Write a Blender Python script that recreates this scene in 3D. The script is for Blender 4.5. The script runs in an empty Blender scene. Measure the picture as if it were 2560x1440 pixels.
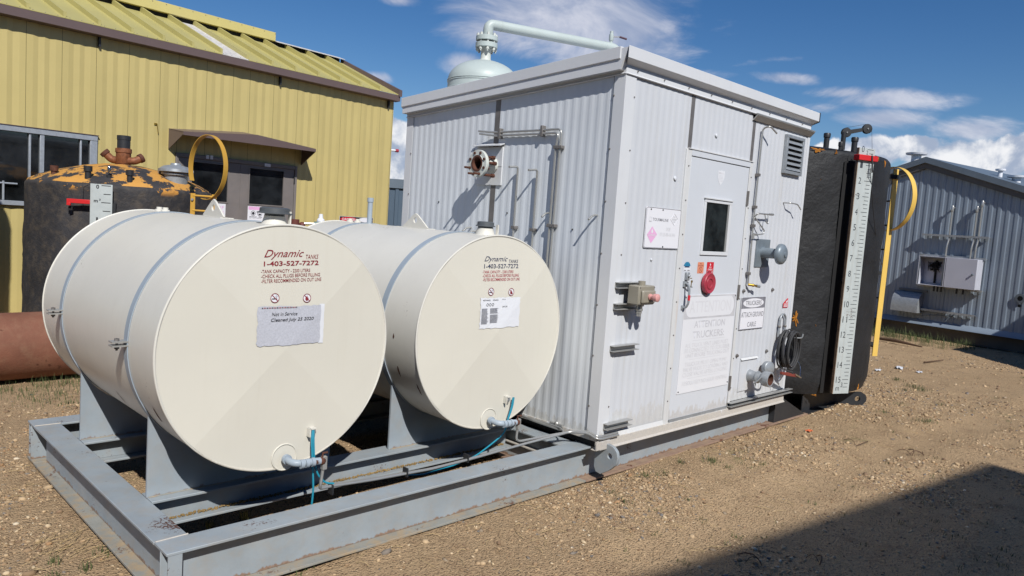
import bpy, math, random
import numpy as np
from mathutils import Vector, Matrix
random.seed(7); RNG = np.random.default_rng(11)
SC = bpy.context.scene
COL = SC.collection

# ------------------------------------------------------------------ camera
CAM = Vector((-4.1252, -3.1875, 1.8123))
RT = Vector((0.71027, -0.70047, 0.06975)); DN = Vector((-0.01334, -0.11247, -0.99357)); FW = Vector((0.70380, 0.70477, -0.08922))
FPX = 1872.76
cd = bpy.data.cameras.new('camera'); cam = bpy.data.objects.new('camera', cd); COL.objects.link(cam)
m = Matrix((( RT.x, -DN.x, -FW.x, CAM.x), (RT.y, -DN.y, -FW.y, CAM.y), (RT.z, -DN.z, -FW.z, CAM.z), (0, 0, 0, 1)))
cam.matrix_world = m
cd.sensor_width = 36.0; cd.sensor_fit = 'HORIZONTAL'; cd.lens = FPX / 2560 * 36
cd.clip_start = 0.05; cd.clip_end = 2000
SC.camera = cam

# ------------------------------------------------------------------ light
LDIR = Vector((1.0, 2.1, -2.1)).normalized()          # direction the sunlight travels
ELEV = math.asin(-LDIR.z); AZ = math.atan2(-LDIR.x, -LDIR.y)   # clockwise from +Y
sd = bpy.data.lights.new('sun', 'SUN'); sd.energy = 4.5; sd.angle = math.radians(0.55); sd.color = (1.0, 0.972, 0.915)
sun = bpy.data.objects.new('sun', sd); COL.objects.link(sun)
sun.rotation_euler = LDIR.to_track_quat('-Z', 'Y').to_euler()
SC.view_settings.view_transform = 'Standard'; SC.view_settings.look = 'None'; SC.view_settings.gamma = 1.0
SC.view_settings.exposure = 0.02
SC.cycles.max_bounces = 5; SC.cycles.diffuse_bounces = 1

# ------------------------------------------------------------------ node helper
class G:
    def __init__(s, nt): s.nt = nt; s.nt.nodes.clear()
    def n(s, t, **kw):
        nd = s.nt.nodes.new(t)
        for k, v in kw.items(): setattr(nd, k, v)
        return nd
    def l(s, a, b): s.nt.links.new(a, b)
    def set(s, sock, v):
        if isinstance(v, bpy.types.NodeSocket): s.l(v, sock)
        else: sock.default_value = v
    def math(s, op, a, b=None, c=None, clamp=False):
        nd = s.n('ShaderNodeMath', operation=op); nd.use_clamp = clamp
        s.set(nd.inputs[0], a)
        if b is not None: s.set(nd.inputs[1], b)
        if c is not None: s.set(nd.inputs[2], c)
        return nd.outputs[0]
    def vmath(s, op, a, b=None, scale=None):
        nd = s.n('ShaderNodeVectorMath', operation=op); s.set(nd.inputs[0], a)
        if b is not None: s.set(nd.inputs[1], b)
        if scale is not None: s.set(nd.inputs['Scale'], scale)
        return nd.outputs['Value'] if op in ('DOT_PRODUCT', 'LENGTH', 'DISTANCE') else nd.outputs[0]
    def noise(s, vec, scale, detail=4, rough=0.55, dist=0.0):
        nd = s.n('ShaderNodeTexNoise'); s.l(vec, nd.inputs['Vector'])
        nd.inputs['Scale'].default_value = scale; nd.inputs['Detail'].default_value = detail
        nd.inputs['Roughness'].default_value = rough; nd.inputs['Distortion'].default_value = dist
        return nd.outputs['Fac']
    def ramp(s, v, a, b, o0=0.0, o1=1.0, smooth=True):
        nd = s.n('ShaderNodeMapRange'); nd.interpolation_type = 'SMOOTHSTEP' if smooth else 'LINEAR'
        s.set(nd.inputs['Value'], v)
        for k, x in (('From Min', a), ('From Max', b), ('To Min', o0), ('To Max', o1)): s.set(nd.inputs[k], x)
        return nd.outputs['Result']
    def mix(s, f, a, b, blend='MIX'):
        nd = s.n('ShaderNodeMix', data_type='RGBA', blend_type=blend)
        s.set(nd.inputs[0], f)
        for sock, v in ((nd.inputs[6], a), (nd.inputs[7], b)):
            if isinstance(v, (tuple, list)): v = tuple(v) + (1.0,) * (4 - len(v))
            s.set(sock, v)
        return nd.outputs[2]

def lin(c): c /= 255.0; return c / 12.92 if c <= 0.04045 else ((c + 0.055) / 1.055) ** 2.4
def S(r, g, b): return (lin(r), lin(g), lin(b))

# ------------------------------------------------------------------ sky
w = bpy.data.worlds.new('World'); SC.world = w; w.use_nodes = True
g = G(w.node_tree)
SKY_STRENGTH = 0.076
sky = g.n('ShaderNodeTexSky', sky_type='NISHITA'); sky.sun_disc = False
sky.sun_elevation = ELEV; sky.sun_rotation = AZ % (2 * math.pi)
sky.altitude = 700; sky.air_density = 1.0; sky.dust_density = 0.1; sky.ozone_density = 3.0
hs = g.n('ShaderNodeHueSaturation'); hs.inputs['Saturation'].default_value = 1.30; hs.inputs['Hue'].default_value = 0.507
g.l(sky.outputs[0], hs.inputs['Color'])
b1 = g.n('ShaderNodeBackground'); b1.inputs['Strength'].default_value = SKY_STRENGTH; g.l(hs.outputs[0], b1.inputs['Color'])
tc = g.n('ShaderNodeTexCoord'); D = g.vmath('NORMALIZE', tc.outputs['Generated'])
def pixdir(u, v):
    d = RT * ((u - 1280) / FPX) + DN * ((v - 720) / FPX) + FW
    return d.normalized()
def blob(c, ra, rb, tilt=0.0):
    c = c.normalized(); U = c.cross(Vector((0, 0, 1))).normalized(); V = U.cross(c)
    U2 = U * math.cos(tilt) + V * math.sin(tilt); V2 = V * math.cos(tilt) - U * math.sin(tilt)
    dc = g.math('MAXIMUM', g.vmath('DOT_PRODUCT', D, tuple(c)), 0.02)
    a = g.math('DIVIDE', g.vmath('DOT_PRODUCT', D, tuple(U2 / ra)), dc)
    b = g.math('DIVIDE', g.vmath('DOT_PRODUCT', D, tuple(V2 / rb)), dc)
    q = g.math('ADD', g.math('MULTIPLY', a, a), g.math('MULTIPLY', b, b))
    return g.math('SUBTRACT', 1.0, g.math('SQRT', q), clamp=True)
def fold(l):
    o = l[0]
    for x in l[1:]: o = g.math('MAXIMUM', o, x)
    return o
def pb(u, v, rx, ry, t=0.0, k=1.0):
    x = blob(pixdir(u, v), rx / FPX, ry / FPX, math.radians(t))
    return x if k == 1.0 else g.math('MULTIPLY', x, k)
def sph(az, el): return Vector((math.cos(el) * math.cos(az), math.cos(el) * math.sin(az), math.sin(el)))
rw = random.Random(3)
wisp = [pb(1420, 20, 520, 170, 0, 1.25), pb(1560, 70, 300, 130, -8, 1.1), pb(1230, 80, 240, 90), pb(1450, 140, 320, 80, -8, .8), pb(1965, 195, 120, 26, -4), pb(1720, 175, 230, 26, -6, .55),
        pb(2210, 246, 200, 40, -2, .9), pb(2205, 296, 150, 38, -3), pb(1930, 150, 200, 20, 4, .6), pb(1000, 0, 110, 30), pb(945, 195, 70, 28), pb(1170, 160, 120, 50),
        pb(2430, 325, 130, 40, 0, .9), pb(2110, 232, 120, 24, 0, .9), pb(2060, 270, 100, 24, 0, .6)]
for i in range(6):                                    # the same kind of thin cloud goes on round the rest of the sky
    az = math.radians(45 + 60 + i * 45 + rw.uniform(-6, 6)); wisp.append(blob(sph(az, math.radians(rw.uniform(15, 50))), rw.uniform(.15, .3), rw.uniform(.04, .09), rw.uniform(-.15, .15)))
puff = [pb(2290, 370, 75, 45), pb(2185, 380, 85, 48), pb(2450, 410, 180, 95), pb(2380, 420, 130, 70), pb(2560, 385, 120, 75), pb(990, 330, 90, 55), pb(1000, 400, 110, 90), pb(2120, 400, 120, 60)]
zc_ = g.n('ShaderNodeSeparateXYZ'); g.l(D, zc_.inputs[0])                # low cumulus round the whole horizon
puff.append(g.math('MULTIPLY', g.math('SUBTRACT', 1.0, g.math('MULTIPLY', g.math('ABSOLUTE', g.math('SUBTRACT', zc_.outputs[2], .03)), 16.0), clamp=True), g.ramp(g.noise(g.vmath('MULTIPLY', D, (1, 1, .3)), 3.2, 2, .5), .52, .66)))
sw = g.vmath('MULTIPLY', D, (1.0, 1.0, 2.2))
nw = g.noise(sw, 7.0, 9, 0.62, 0.6); nw2 = g.noise(sw, 2.6, 4, 0.5)
dw = g.math('ADD', fold(wisp), g.math('MULTIPLY', g.math('SUBTRACT', nw, 0.5), 1.5)); dw = g.math('ADD', dw, g.math('MULTIPLY', g.math('SUBTRACT', nw2, 0.5), 0.6))
dw = g.math('MULTIPLY', g.ramp(dw, 0.24, 0.80), g.ramp(fold(wisp), 0.02, 0.30))
dw = g.math('MULTIPLY', dw, 0.80)
npf = g.noise(D, 16.0, 7, 0.56, 0.25)
dp0 = fold(puff)
dp = g.math('ADD', dp0, g.math('MULTIPLY', g.math('SUBTRACT', npf, 0.5), 1.5))
dpm = g.math('MULTIPLY', g.ramp(dp, 0.26, 0.44), g.ramp(dp0, 0.02, 0.16))
off = g.vmath('ADD', D, tuple(Vector((0, 0, 0.016)) - LDIR * 0.012))
npo = g.noise(off, 16.0, 7, 0.56, 0.25)
sh = g.ramp(g.math('SUBTRACT', npf, npo), -0.10, 0.14)
cpf = g.mix(sh, S(158, 170, 192) , S(238, 238, 240))
cw = g.mix(g.ramp(nw, 0.35, 0.7), S(160, 170, 194), S(222, 222, 230))
ccol = g.mix(dpm, cw, cpf)
fac = g.math('MAXIMUM', dw, g.math('MULTIPLY', dpm, 0.95))
b2 = g.n('ShaderNodeBackground'); b2.inputs['Strength'].default_value = 1.08; g.l(ccol, b2.inputs['Color'])
mx = g.n('ShaderNodeMixShader'); g.l(fac, mx.inputs[0]); g.l(b1.outputs[0], mx.inputs[1]); g.l(b2.outputs[0], mx.inputs[2])
wo = g.n('ShaderNodeOutputWorld'); g.l(mx.outputs[0], wo.inputs[0])

# ------------------------------------------------------------------ materials
MATS = {}
def mat(name, col, rough=0.5, metal=0.0, var=0.07, vs=3.0, bump=0.0, bs=60.0, rust=0.0, rs=14.0, rcol=S(98, 62, 46), low=None, streak=0.0, scol=S(150, 130, 100),
        spec=0.5, coat=0.0, attr=None, patch=None, dust=0.0, bump2=None, spot=None, scuff=0.0):
    if name in MATS: return MATS[name]
    mt = bpy.data.materials.new(name); mt.use_nodes = True; q = G(mt.node_tree)
    pos = q.n('ShaderNodeNewGeometry').outputs['Position']
    c = col
    if attr:
        a = q.n('ShaderNodeAttribute'); a.attribute_name = attr; c = a.outputs['Color']
    nz = q.noise(pos, vs, 5, 0.6)
    if not isinstance(c, bpy.types.NodeSocket): c = tuple(c) + (1.0,)
    if var: c = q.mix(q.ramp(nz, 0.3, 0.7, 0.0, 1.0), q.mix(1.0, c, (1 - var, 1 - var, 1 - var), 'MULTIPLY'), q.mix(1.0, c, (1 + var * .5,) * 3, 'MULTIPLY'))
    if patch:                                            # second colour in irregular patches: (colour, threshold, scale)
        pc, th, ps = patch[:3]
        pm = q.ramp(q.math('ADD', q.noise(pos, ps, 6, 0.6), q.math('MULTIPLY', q.noise(pos, ps * 6, 6, .75), 0.34)), th + .165, th + .18)
        if len(patch) > 3:                               # only between two heights
            z = q.n('ShaderNodeSeparateXYZ'); q.l(pos, z.inputs[0])
            pm = q.math('MULTIPLY', pm, q.ramp(z.outputs[2], patch[3], patch[4]))
        c = q.mix(pm, c, pc)
    if dust:
        c = q.mix(q.ramp(q.noise(pos, 9.0, 6, 0.7), 0.42, 0.68, 0.0, dust), c, S(168, 146, 116))
    if streak:
        sv = q.vmath('MULTIPLY', pos, (34.0, 34.0, 1.1)); sn = q.noise(sv, 1.0, 4, 0.6)
        sm = q.math('MULTIPLY', q.ramp(sn, 0.48, 0.78), q.ramp(q.noise(pos, 2.2, 3, .5), 0.35, 0.65)); c = q.mix(q.math('MULTIPLY', sm, streak), c, scol)
    if scuff:                                            # scratches and rubbed marks
        sn = q.noise(q.vmath('MULTIPLY', pos, (1.0, 1.0, 4.5)), 16.0, 6, .8, 1.2); sm = q.math('MULTIPLY', q.ramp(sn, .68, .72), q.ramp(q.noise(pos, 1.9, 3, .5), .5, .62))
        c = q.mix(q.math('MULTIPLY', sm, scuff), c, S(128, 120, 108))
    r = rough
    if rust:
        rn = q.noise(pos, rs, 8, 0.74, 0.2); bn = q.noise(pos, 3.1, 4, 0.6)
        rsum = q.math('ADD', rn, q.math('MULTIPLY', q.math('SUBTRACT', bn, .5), 1.1))
        if spot: rsum = q.math('ADD', rsum, q.ramp(q.vmath('DISTANCE', pos, spot[0]), spot[1], 0.0, 0.0, spot[2]))   # one worn corner
        rm = q.ramp(rsum, 0.80 - rust, 0.84 - rust)
        rc = q.mix(q.noise(pos, rs * 4, 4, .7), rcol, tuple(x * .45 for x in rcol))
        c = q.mix(rm, c, rc); r = q.ramp(rm, 0, 1, rough, 0.85)
    if low:                                              # (z0, z1, colour, strength): dirt and rust splashed up from the ground
        z = q.n('ShaderNodeSeparateXYZ'); q.l(pos, z.inputs[0])
        ln = q.noise(q.vmath('MULTIPLY', pos, (1, 1, .35)), 22.0, 6, 0.7)
        lm = q.ramp(q.math('ADD', q.ramp(z.outputs[2], low[0], low[1], 1.0, 0.0, False), q.math('MULTIPLY', q.math('SUBTRACT', ln, .5), 1.6)), 0.45, 0.62)
        lc = q.mix(q.ramp(q.noise(pos, 60, 4, .6), .3, .7), low[2], tuple(x * .62 for x in low[2]))
        c = q.mix(q.math('MULTIPLY', lm, low[3]), c, lc)
    p = q.n('ShaderNodeBsdfPrincipled'); q.set(p.inputs['Base Color'], c); q.set(p.inputs['Roughness'], r)
    p.inputs['Metallic'].default_value = metal; p.inputs['Specular IOR Level'].default_value = spec; p.inputs['Coat Weight'].default_value = coat
    p.inputs['Coat Roughness'].default_value = 0.25
    if bump:
        bp = q.n('ShaderNodeBump'); bp.inputs['Strength'].default_value = bump; bp.inputs['Distance'].default_value = 0.01
        h = q.noise(pos, bs, 5, 0.6)
        if bump2: h = q.math('ADD', h, q.math('MULTIPLY', q.noise(pos, bump2[0], 3, .5), bump2[1]))
        q.l(h, bp.inputs['Height']); q.l(bp.outputs[0], p.inputs['Normal'])
    o = q.n('ShaderNodeOutputMaterial'); q.l(p.outputs[0], o.inputs[0])
    MATS[name] = mt; return mt

CREAM = mat('cream_paint', S(219, 216, 207), .42, var=.04, vs=1.6, bump=.10, bs=3.5, rust=.012, rs=60, low=(.38, .72, S(178, 160, 130), .30), coat=.15, scuff=.5, streak=.10, scol=S(176, 164, 144))
CREAM_HEAD = mat('cream_head_paint', S(219, 215, 203), .45, var=.03, vs=1.4, bump=.10, bs=2.6, streak=.10, scol=S(190, 178, 156), coat=.1, scuff=.4)
BANDM = mat('band_grey_paint', S(158, 170, 182), .45, var=.06, rust=.05, rs=60)
GREY = mat('skid_grey_paint', S(152, 161, 168), .5, var=.09, vs=5, rust=.055, rs=75, low=(.0, .055, S(150, 116, 90), .85), dust=.2, spot=((-2.775, .36, .258), .22, .40), bump=.1, bs=40)
GREYS = mat('saddle_grey_paint', S(154, 164, 173), .5, var=.07, vs=5, rust=.02, rs=60, low=(.235, .295, S(140, 96, 62), .6), dust=.15)
FLANGEB = mat('skid_bottom_flange', S(146, 146, 140), .7, var=.12, vs=6, rust=.12, rs=46, rcol=S(126, 96, 80), dust=.9, bump=.2, bs=60)
FLANGER = mat('skid_rusty_flange', S(148, 122, 106), .8, var=.15, vs=7, rust=.16, rs=10, rcol=S(124, 84, 66), dust=.55, bump=.25, bs=60)
WHITE = mat('white_wall_paint', S(206, 209, 215), .45, var=.04, vs=2, streak=.22, scol=S(184, 170, 140), low=(.30, .65, S(190, 178, 150), .22))
WHITE_E = mat('end_wall_paint', S(219, 224, 230), .42, var=.04, vs=2, streak=.10, scol=S(176, 168, 150), low=(.30, .5, S(186, 172, 142), .3))
TRIM = mat('white_trim_paint', S(215, 217, 221), .4, var=.03, vs=2, streak=.10, scol=S(176, 158, 126), low=(.26, .45, S(180, 160, 126), .5))
DOORM = mat('door_paint', S(208, 212, 219), .38, var=.025, vs=2, streak=.06, low=(.30, .5, S(186, 172, 150), .35))
FRAME_RUST = mat('door_frame_paint', S(212, 213, 214), .5, var=.05, streak=.32, scol=S(186, 140, 96))
GALV = mat('galvanised_steel', S(160, 165, 170), .42, metal=.35, var=.14, vs=25, bump=.05, bs=30)
VENTM = mat('grey_vent_paint', S(126, 137, 146), .42, metal=.2, var=.14, vs=14, rust=.02, rs=60)
GALVD = mat('seam_strip_metal', S(128, 124, 122), .5, metal=.4, var=.14, vs=14, streak=.35, scol=S(112, 92, 78))
STAIN = mat('stainless_tube', S(178, 178, 176), .3, metal=.55, var=.05)
ALU = mat('aluminium_bracket', S(176, 176, 174), .45, metal=.5, var=.06)
VESSEL = mat('vessel_paint', S(182, 193, 191), .45, var=.05, vs=5, rust=.02, rs=18)
FLPAINT = mat('flange_paint', S(206, 210, 204), .5, var=.08, rust=.10, rs=26, rcol=S(118, 66, 40))
RUST = mat('rusty_steel', S(92, 56, 42), .85, var=.3, vs=30, bump=.4, bs=90)
RUSTPIPE = mat('rust_brown_pipe', S(124, 80, 62), .8, var=.16, vs=4, bump=.35, bs=70, rust=.08, rs=9, rcol=S(112, 66, 48), dust=.12)
BLACKF = mat('black_foam', S(33, 34, 37), .62, var=.35, vs=2.2, bump=.6, bs=26, bump2=(9, 1.6), streak=.22, scol=S(62, 62, 66), scuff=.25)
BLACKF_L = mat('weathered_black_foam', S(54, 53, 56), .75, var=.35, vs=2.2, bump=.7, bs=30, bump2=(95, .5), dust=.12, streak=.2, scol=S(40, 38, 38), patch=(S(198, 138, 56), .62, 4.0, 1.80, 1.86))
DOMEF = mat('peeling_foam_dome', S(58, 56, 58), .75, var=.25, vs=4, bump=.9, bs=34, patch=(S(200, 146, 70), .475, 4.2))
ORANGE = mat('bare_orange_foam', S(190, 124, 40), .9, var=.45, vs=34, bump=.8, bs=50)
LIDM = mat('grey_plastic_lid', S(86, 90, 94), .5, var=.1)
BLACKP = mat('black_plastic', S(46, 47, 50), .45, var=.1)
BLACKS = mat('black_painted_steel', S(44, 46, 50), .5, var=.15, bump=.1, bs=40)
DARKGAP = mat('shadowed_gap', S(24, 24, 26), .8)  # near-black; for gaps the shade is put into the colour
YELLOW = mat('yellow_cladding', S(196, 179, 119), .42, var=.04, vs=1.5, streak=.10, scol=S(170, 146, 88))
YELLOWR = mat('yellow_roof', S(184, 174, 112), .42, var=.05, vs=1.5)
YELLOWB = mat('yellow_ridge_cap', S(206, 192, 124), .42, var=.03)
SKYL = mat('white_skylight', S(206, 202, 198), .6, var=.2, vs=14)
BROWN = mat('brown_trim', S(104, 88, 86), .42, var=.04)
WDOOR = mat('grey_brown_door', S(122, 116, 114), .5, var=.10, vs=3, dust=.05)
ALUW = mat('window_aluminium', S(168, 174, 182), .45, metal=.3, var=.12, vs=20)
GLASS = mat('dark_glass', S(34, 37, 40), .05, var=.75, vs=2.6, spec=.9)  # blotchy tone painted in for dim reflections and interior shapes
MESHG = mat('dark_wired_glass', S(38, 44, 46), .12, var=.7, vs=7, spec=.9)
PAPER = mat('white_paper', S(226, 228, 234), .6, var=.02)
PAPERG = mat('weathered_paper', S(190, 192, 202), .8, var=.12, vs=120)
SIGNW = mat('white_sign_face', S(232, 232, 238), .35, var=.015)
SIGNB = mat('faded_sign_face', S(226, 227, 232), .35, var=.02)
INK_R = mat('dark_red_ink', S(142, 46, 56), .5, var=.12, vs=40)
INK_PR = mat('faded_red_ink', S(190, 88, 98), .5, var=.12, vs=40)
INK_B = mat('navy_ink', S(58, 66, 96), .5, var=.08, vs=40)
INK_K = mat('black_ink', S(36, 36, 42), .5, var=.1, vs=40)
INK_G = mat('grey_ink', S(132, 132, 140), .5, var=.15, vs=30)
INK_F = mat('faded_grey_ink', S(216, 216, 221), .5, var=.10, vs=14)
INK_H = mat('faded_heading_ink', S(205, 205, 211), .5, var=.12, vs=12)
INK_FD = mat('faded_grey_panel', S(202, 202, 207), .45, var=.12, vs=9)
INK_P = mat('faded_pink_ink', S(232, 178, 218), .45, var=.06)
RED = mat('red_plastic', S(168, 58, 74), .4, var=.05)
REDF = mat('red_float_paint', S(206, 38, 40), .45, var=.06, rust=.03, rs=30)
STRED = mat('red_sticker', S(206, 44, 56), .45, var=.05)
STORG = mat('orange_sticker', S(228, 150, 118), .5, var=.05)
STBLU = mat('blue_sticker', S(48, 128, 168), .4, var=.05)
PINK = mat('pink_knob', S(214, 156, 152), .5, var=.04)
TAUPE = mat('taupe_box_paint', S(150, 144, 130), .45, var=.06)
BRASS = mat('brass_fitting', S(178, 146, 64), .35, metal=.8)
YRAIL = mat('yellow_rail_paint', S(224, 186, 92), .45, var=.05, rust=.01, rs=30)
YHOOP = mat('amber_hoop_paint', S(204, 158, 66), .45, var=.06, rust=.02, rs=30)
GAUGE = mat('gauge_board_paint', S(184, 191, 191), .5, var=.08, vs=6, rust=.02, rs=60, streak=.25, scol=S(140, 130, 112), scuff=.6)
INK_GA = mat('gauge_ink', S(62, 66, 72), .5, var=.15, vs=30)
GEDGE = mat('gauge_board_rusty_edge', S(150, 126, 104), .7, var=.3, vs=20)
CABLE = mat('black_rubber_cable', S(62, 62, 64), .55, var=.15)
TEAL = mat('teal_cable', S(36, 142, 168), .5)
GREYB = mat('grey_cladding', S(140, 153, 168), .42, metal=.1, var=.10, vs=1.2, streak=.25, scol=S(132, 124, 112))
GREYBF = mat('grey_roof_trim', S(104, 116, 128), .45, var=.08)
GREYBB = mat('brown_grey_fascia', S(92, 90, 88), .5, var=.1)
NAVYB = mat('slate_cladding', S(84, 100, 116), .45, var=.06)
CABW = mat('cabinet_paint', S(190, 192, 204), .42, var=.04)
CABD = mat('cabinet_dark_steel', S(96, 104, 112), .5, var=.1)
CONC = mat('grey_skid_base', S(92, 88, 82), .8, var=.2, vs=3)
COPPER = mat('corroded_bronze_pipe', S(140, 90, 62), .6, metal=.3, var=.35, vs=24, bump=.3, bs=70)
CHROME = mat('chrome_fitting', S(200, 202, 206), .15, metal=1.0)
WOODY = mat('dry_twig', S(96, 74, 56), .9, var=.2)
STRAW = mat('dry_straw', S(184, 160, 118), .9, var=.15, vs=12)
GRASS = mat('grass_blades', S(86, 96, 56), .8, var=.35, vs=6)
PLASTW = mat('white_plastic_scrap', S(200, 202, 208), .5)
PLASTO = mat('orange_plastic_scrap', S(216, 112, 70), .5)
PEB = mat('pebbles', (.4, .3, .2), .85, var=.12, vs=60, attr='col')
GROUNDM = None

# ------------------------------------------------------------------ mesh builder
def plane_basis(n):
    n = Vector(n).normalized(); a = Vector((0, 0, 1)) if abs(n.z) < .9 else Vector((1, 0, 0))
    u = a.cross(n).normalized(); return u, n.cross(u)
class MB:
    def __init__(s): s.v = []; s.f = []
    def add(s, vs, fs):
        o = len(s.v); s.v += [tuple(x) for x in vs]; s.f += [tuple(i + o for i in f) for f in fs]; return s
    def box(s, x0, x1, y0, y1, z0, z1):
        return s.add([(x0, y0, z0), (x1, y0, z0), (x1, y1, z0), (x0, y1, z0), (x0, y0, z1), (x1, y0, z1), (x1, y1, z1), (x0, y1, z1)],
                     [(0, 3, 2, 1), (4, 5, 6, 7), (0, 1, 5, 4), (1, 2, 6, 5), (2, 3, 7, 6), (3, 0, 4, 7)])
    def prism(s, pts, d):                                # pts: planar 3D polygon, d: extrusion vector
        n = len(pts); d = Vector(d); a = [Vector(p) for p in pts]; b = [p + d for p in a]
        return s.add(a + b, [tuple(range(n - 1, -1, -1)), tuple(range(n, 2 * n))] + [(i, (i + 1) % n, n + (i + 1) % n, n + i) for i in range(n)])
    def tube(s, path, r, seg=10, cap=True, closed=False):
        P = [Vector(p) for p in path]; n = len(P); R = r if isinstance(r, (list, tuple)) else [r] * n
        tang = []
        for i in range(n):
            a = P[(i - 1) % n] if (closed or i > 0) else P[i]; b = P[(i + 1) % n] if (closed or i < n - 1) else P[i]
            tang.append((b - a).normalized())
        u, v = plane_basis(tang[0]); vs = []; prev = tang[0]
        for i in range(n):
            ax = prev.cross(tang[i])
            if ax.length > 1e-6:
                q = Matrix.Rotation(prev.angle(tang[i]), 3, ax.normalized()); u = q @ u
            u = (u - tang[i] * u.dot(tang[i])).normalized(); v = tang[i].cross(u); prev = tang[i]
            for k in range(seg):
                an = 2 * math.pi * k / seg; vs.append(P[i] + (u * math.cos(an) + v * math.sin(an)) * R[i])
        fs = []
        for i in range(n if closed else n - 1):
            j = (i + 1) % n
            for k in range(seg): fs.append((i * seg + k, i * seg + (k + 1) % seg, j * seg + (k + 1) % seg, j * seg + k))
        if cap and not closed: fs += [tuple(range(seg - 1, -1, -1)), tuple((n - 1) * seg + k for k in range(seg))]
        return s.add(vs, fs)
    def lathe(s, prof, c, axis=(0, 0, 1), seg=32, cap=True):   # prof: (radius, height) along axis from c
        ax = Vector(axis).normalized(); u, v = plane_basis(ax); c = Vector(c); vs = []
        for r, h in prof:
            for k in range(seg):
                an = 2 * math.pi * k / seg; vs.append(c + ax * h + (u * math.cos(an) + v * math.sin(an)) * max(r, 1e-5))
        fs = [(i * seg + k, i * seg + (k + 1) % seg, (i + 1) * seg + (k + 1) % seg, (i + 1) * seg + k) for i in range(len(prof) - 1) for k in range(seg)]
        if cap: fs += [tuple(range(seg - 1, -1, -1)), tuple((len(prof) - 1) * seg + k for k in range(seg))]
        return s.add(vs, fs)
    def cyl(s, a, b, r, seg=16):
        a = Vector(a); b = Vector(b); return s.lathe([(r, 0), (r, (b - a).length)], a, b - a, seg)
    def ball(s, c, r, seg=10, rings=6, sq=(1, 1, 1)):
        vs = []; c = Vector(c)
        for i in range(rings + 1):
            t = math.pi * i / rings
            for k in range(seg):
                a = 2 * math.pi * k / seg; vs.append(c + Vector((math.sin(t) * math.cos(a) * sq[0], math.sin(t) * math.sin(a) * sq[1], math.cos(t) * sq[2])) * r)
        return s.add(vs, [(i * seg + k, (i + 1) * seg + k, (i + 1) * seg + (k + 1) % seg, i * seg + (k + 1) % seg) for i in range(rings) for k in range(seg)])
    def holed(s, poly, hc, hr, org, U, V, N, th, n=28):   # plate with a round hole; poly 2D, star shaped about hc
        org = Vector(org); U = Vector(U); V = Vector(V); N = Vector(N); out = []; inn = []
        m_ = len(poly)
        for k in range(n):
            a = 2 * math.pi * k / n; dx, dy = math.cos(a), math.sin(a); best = None
            for i in range(m_):
                x1, y1 = poly[i]; x2, y2 = poly[(i + 1) % m_]; ex, ey = x2 - x1, y2 - y1; den = dx * ey - dy * ex
                if abs(den) < 1e-9: continue
                t = ((x1 - hc[0]) * ey - (y1 - hc[1]) * ex) / den; w_ = ((x1 - hc[0]) * dy - (y1 - hc[1]) * dx) / den
                if t > 0 and -1e-6 <= w_ <= 1 + 1e-6 and (best is None or t < best): best = t
            out.append((hc[0] + dx * best, hc[1] + dy * best)); inn.append((hc[0] + dx * hr, hc[1] + dy * hr))
        P = lambda q, d: org + U * q[0] + V * q[1] + N * d
        vs = [P(q, 0) for q in out] + [P(q, 0) for q in inn] + [P(q, th) for q in out] + [P(q, th) for q in inn]; fs = []
        for k in range(n):
            j = (k + 1) % n
            fs += [(k, j, n + j, n + k), (2 * n + k, 3 * n + k, 3 * n + j, 2 * n + j), (k, 2 * n + k, 2 * n + j, j), (n + k, n + j, 3 * n + j, 3 * n + k)]
        return s.add(vs, fs)
    def xf(s, fn): s.v = [tuple(fn(*p)) for p in s.v]; return s
    def build(s, name, mt, parent=None, smooth=40, bevel=0.0, local=False, **props):
        me = bpy.data.meshes.new(name); me.from_pydata(s.v, [], s.f); me.update()
        import bmesh
        b = bmesh.new(); b.from_mesh(me); bmesh.ops.recalc_face_normals(b, faces=b.faces); b.to_mesh(me); b.free()
        if smooth:
            me.polygons.foreach_set('use_smooth', [True] * len(me.polygons)); me.set_sharp_from_angle(angle=math.radians(smooth))
        return link(name, me, mt, parent, bevel, local, **props)
def link(name, me, mt, parent=None, bevel=0.0, local=False, **props):
    o = bpy.data.objects.new(name, me); COL.objects.link(o)
    if mt and not me.materials: me.materials.append(mt)
    if parent is not None:
        o.parent = parent
        if not local and parent.type == 'EMPTY': o.matrix_parent_inverse = Matrix.Translation(-parent.location)
    if bevel:
        b = o.modifiers.new('bevel', 'BEVEL'); b.width = bevel; b.segments = 2; b.limit_method = 'ANGLE'; b.angle_limit = math.radians(50)
    for k, v in props.items(): o[k] = v
    return o
def thing(name, loc, label, category, group=None, rotz=0.0):
    o = bpy.data.objects.new(name, None); COL.objects.link(o); o.location = loc; o.rotation_euler = (0, 0, rotz); o.empty_display_size = .2
    o['label'] = label; o['category'] = category
    if group: o['group'] = group
    return o
def tagt(o, label, category, group=None):
    o['label'] = label; o['category'] = category
    if group: o['group'] = group
    return o
def bend(path, r=0.03, n=5):                               # round the corners of a polyline
    P = [Vector(p) for p in path]; out = [P[0]]
    for i in range(1, len(P) - 1):
        a = (P[i - 1] - P[i]); b = (P[i + 1] - P[i]); ra = min(r, a.length * .45, b.length * .45)
        p0 = P[i] + a.normalized() * ra; p1 = P[i] + b.normalized() * ra
        for k in range(n + 1):
            t = k / n; out.append(p0 * (1 - t) ** 2 + P[i] * 2 * t * (1 - t) + p1 * t * t)
    out.append(P[-1]); return out

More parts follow.
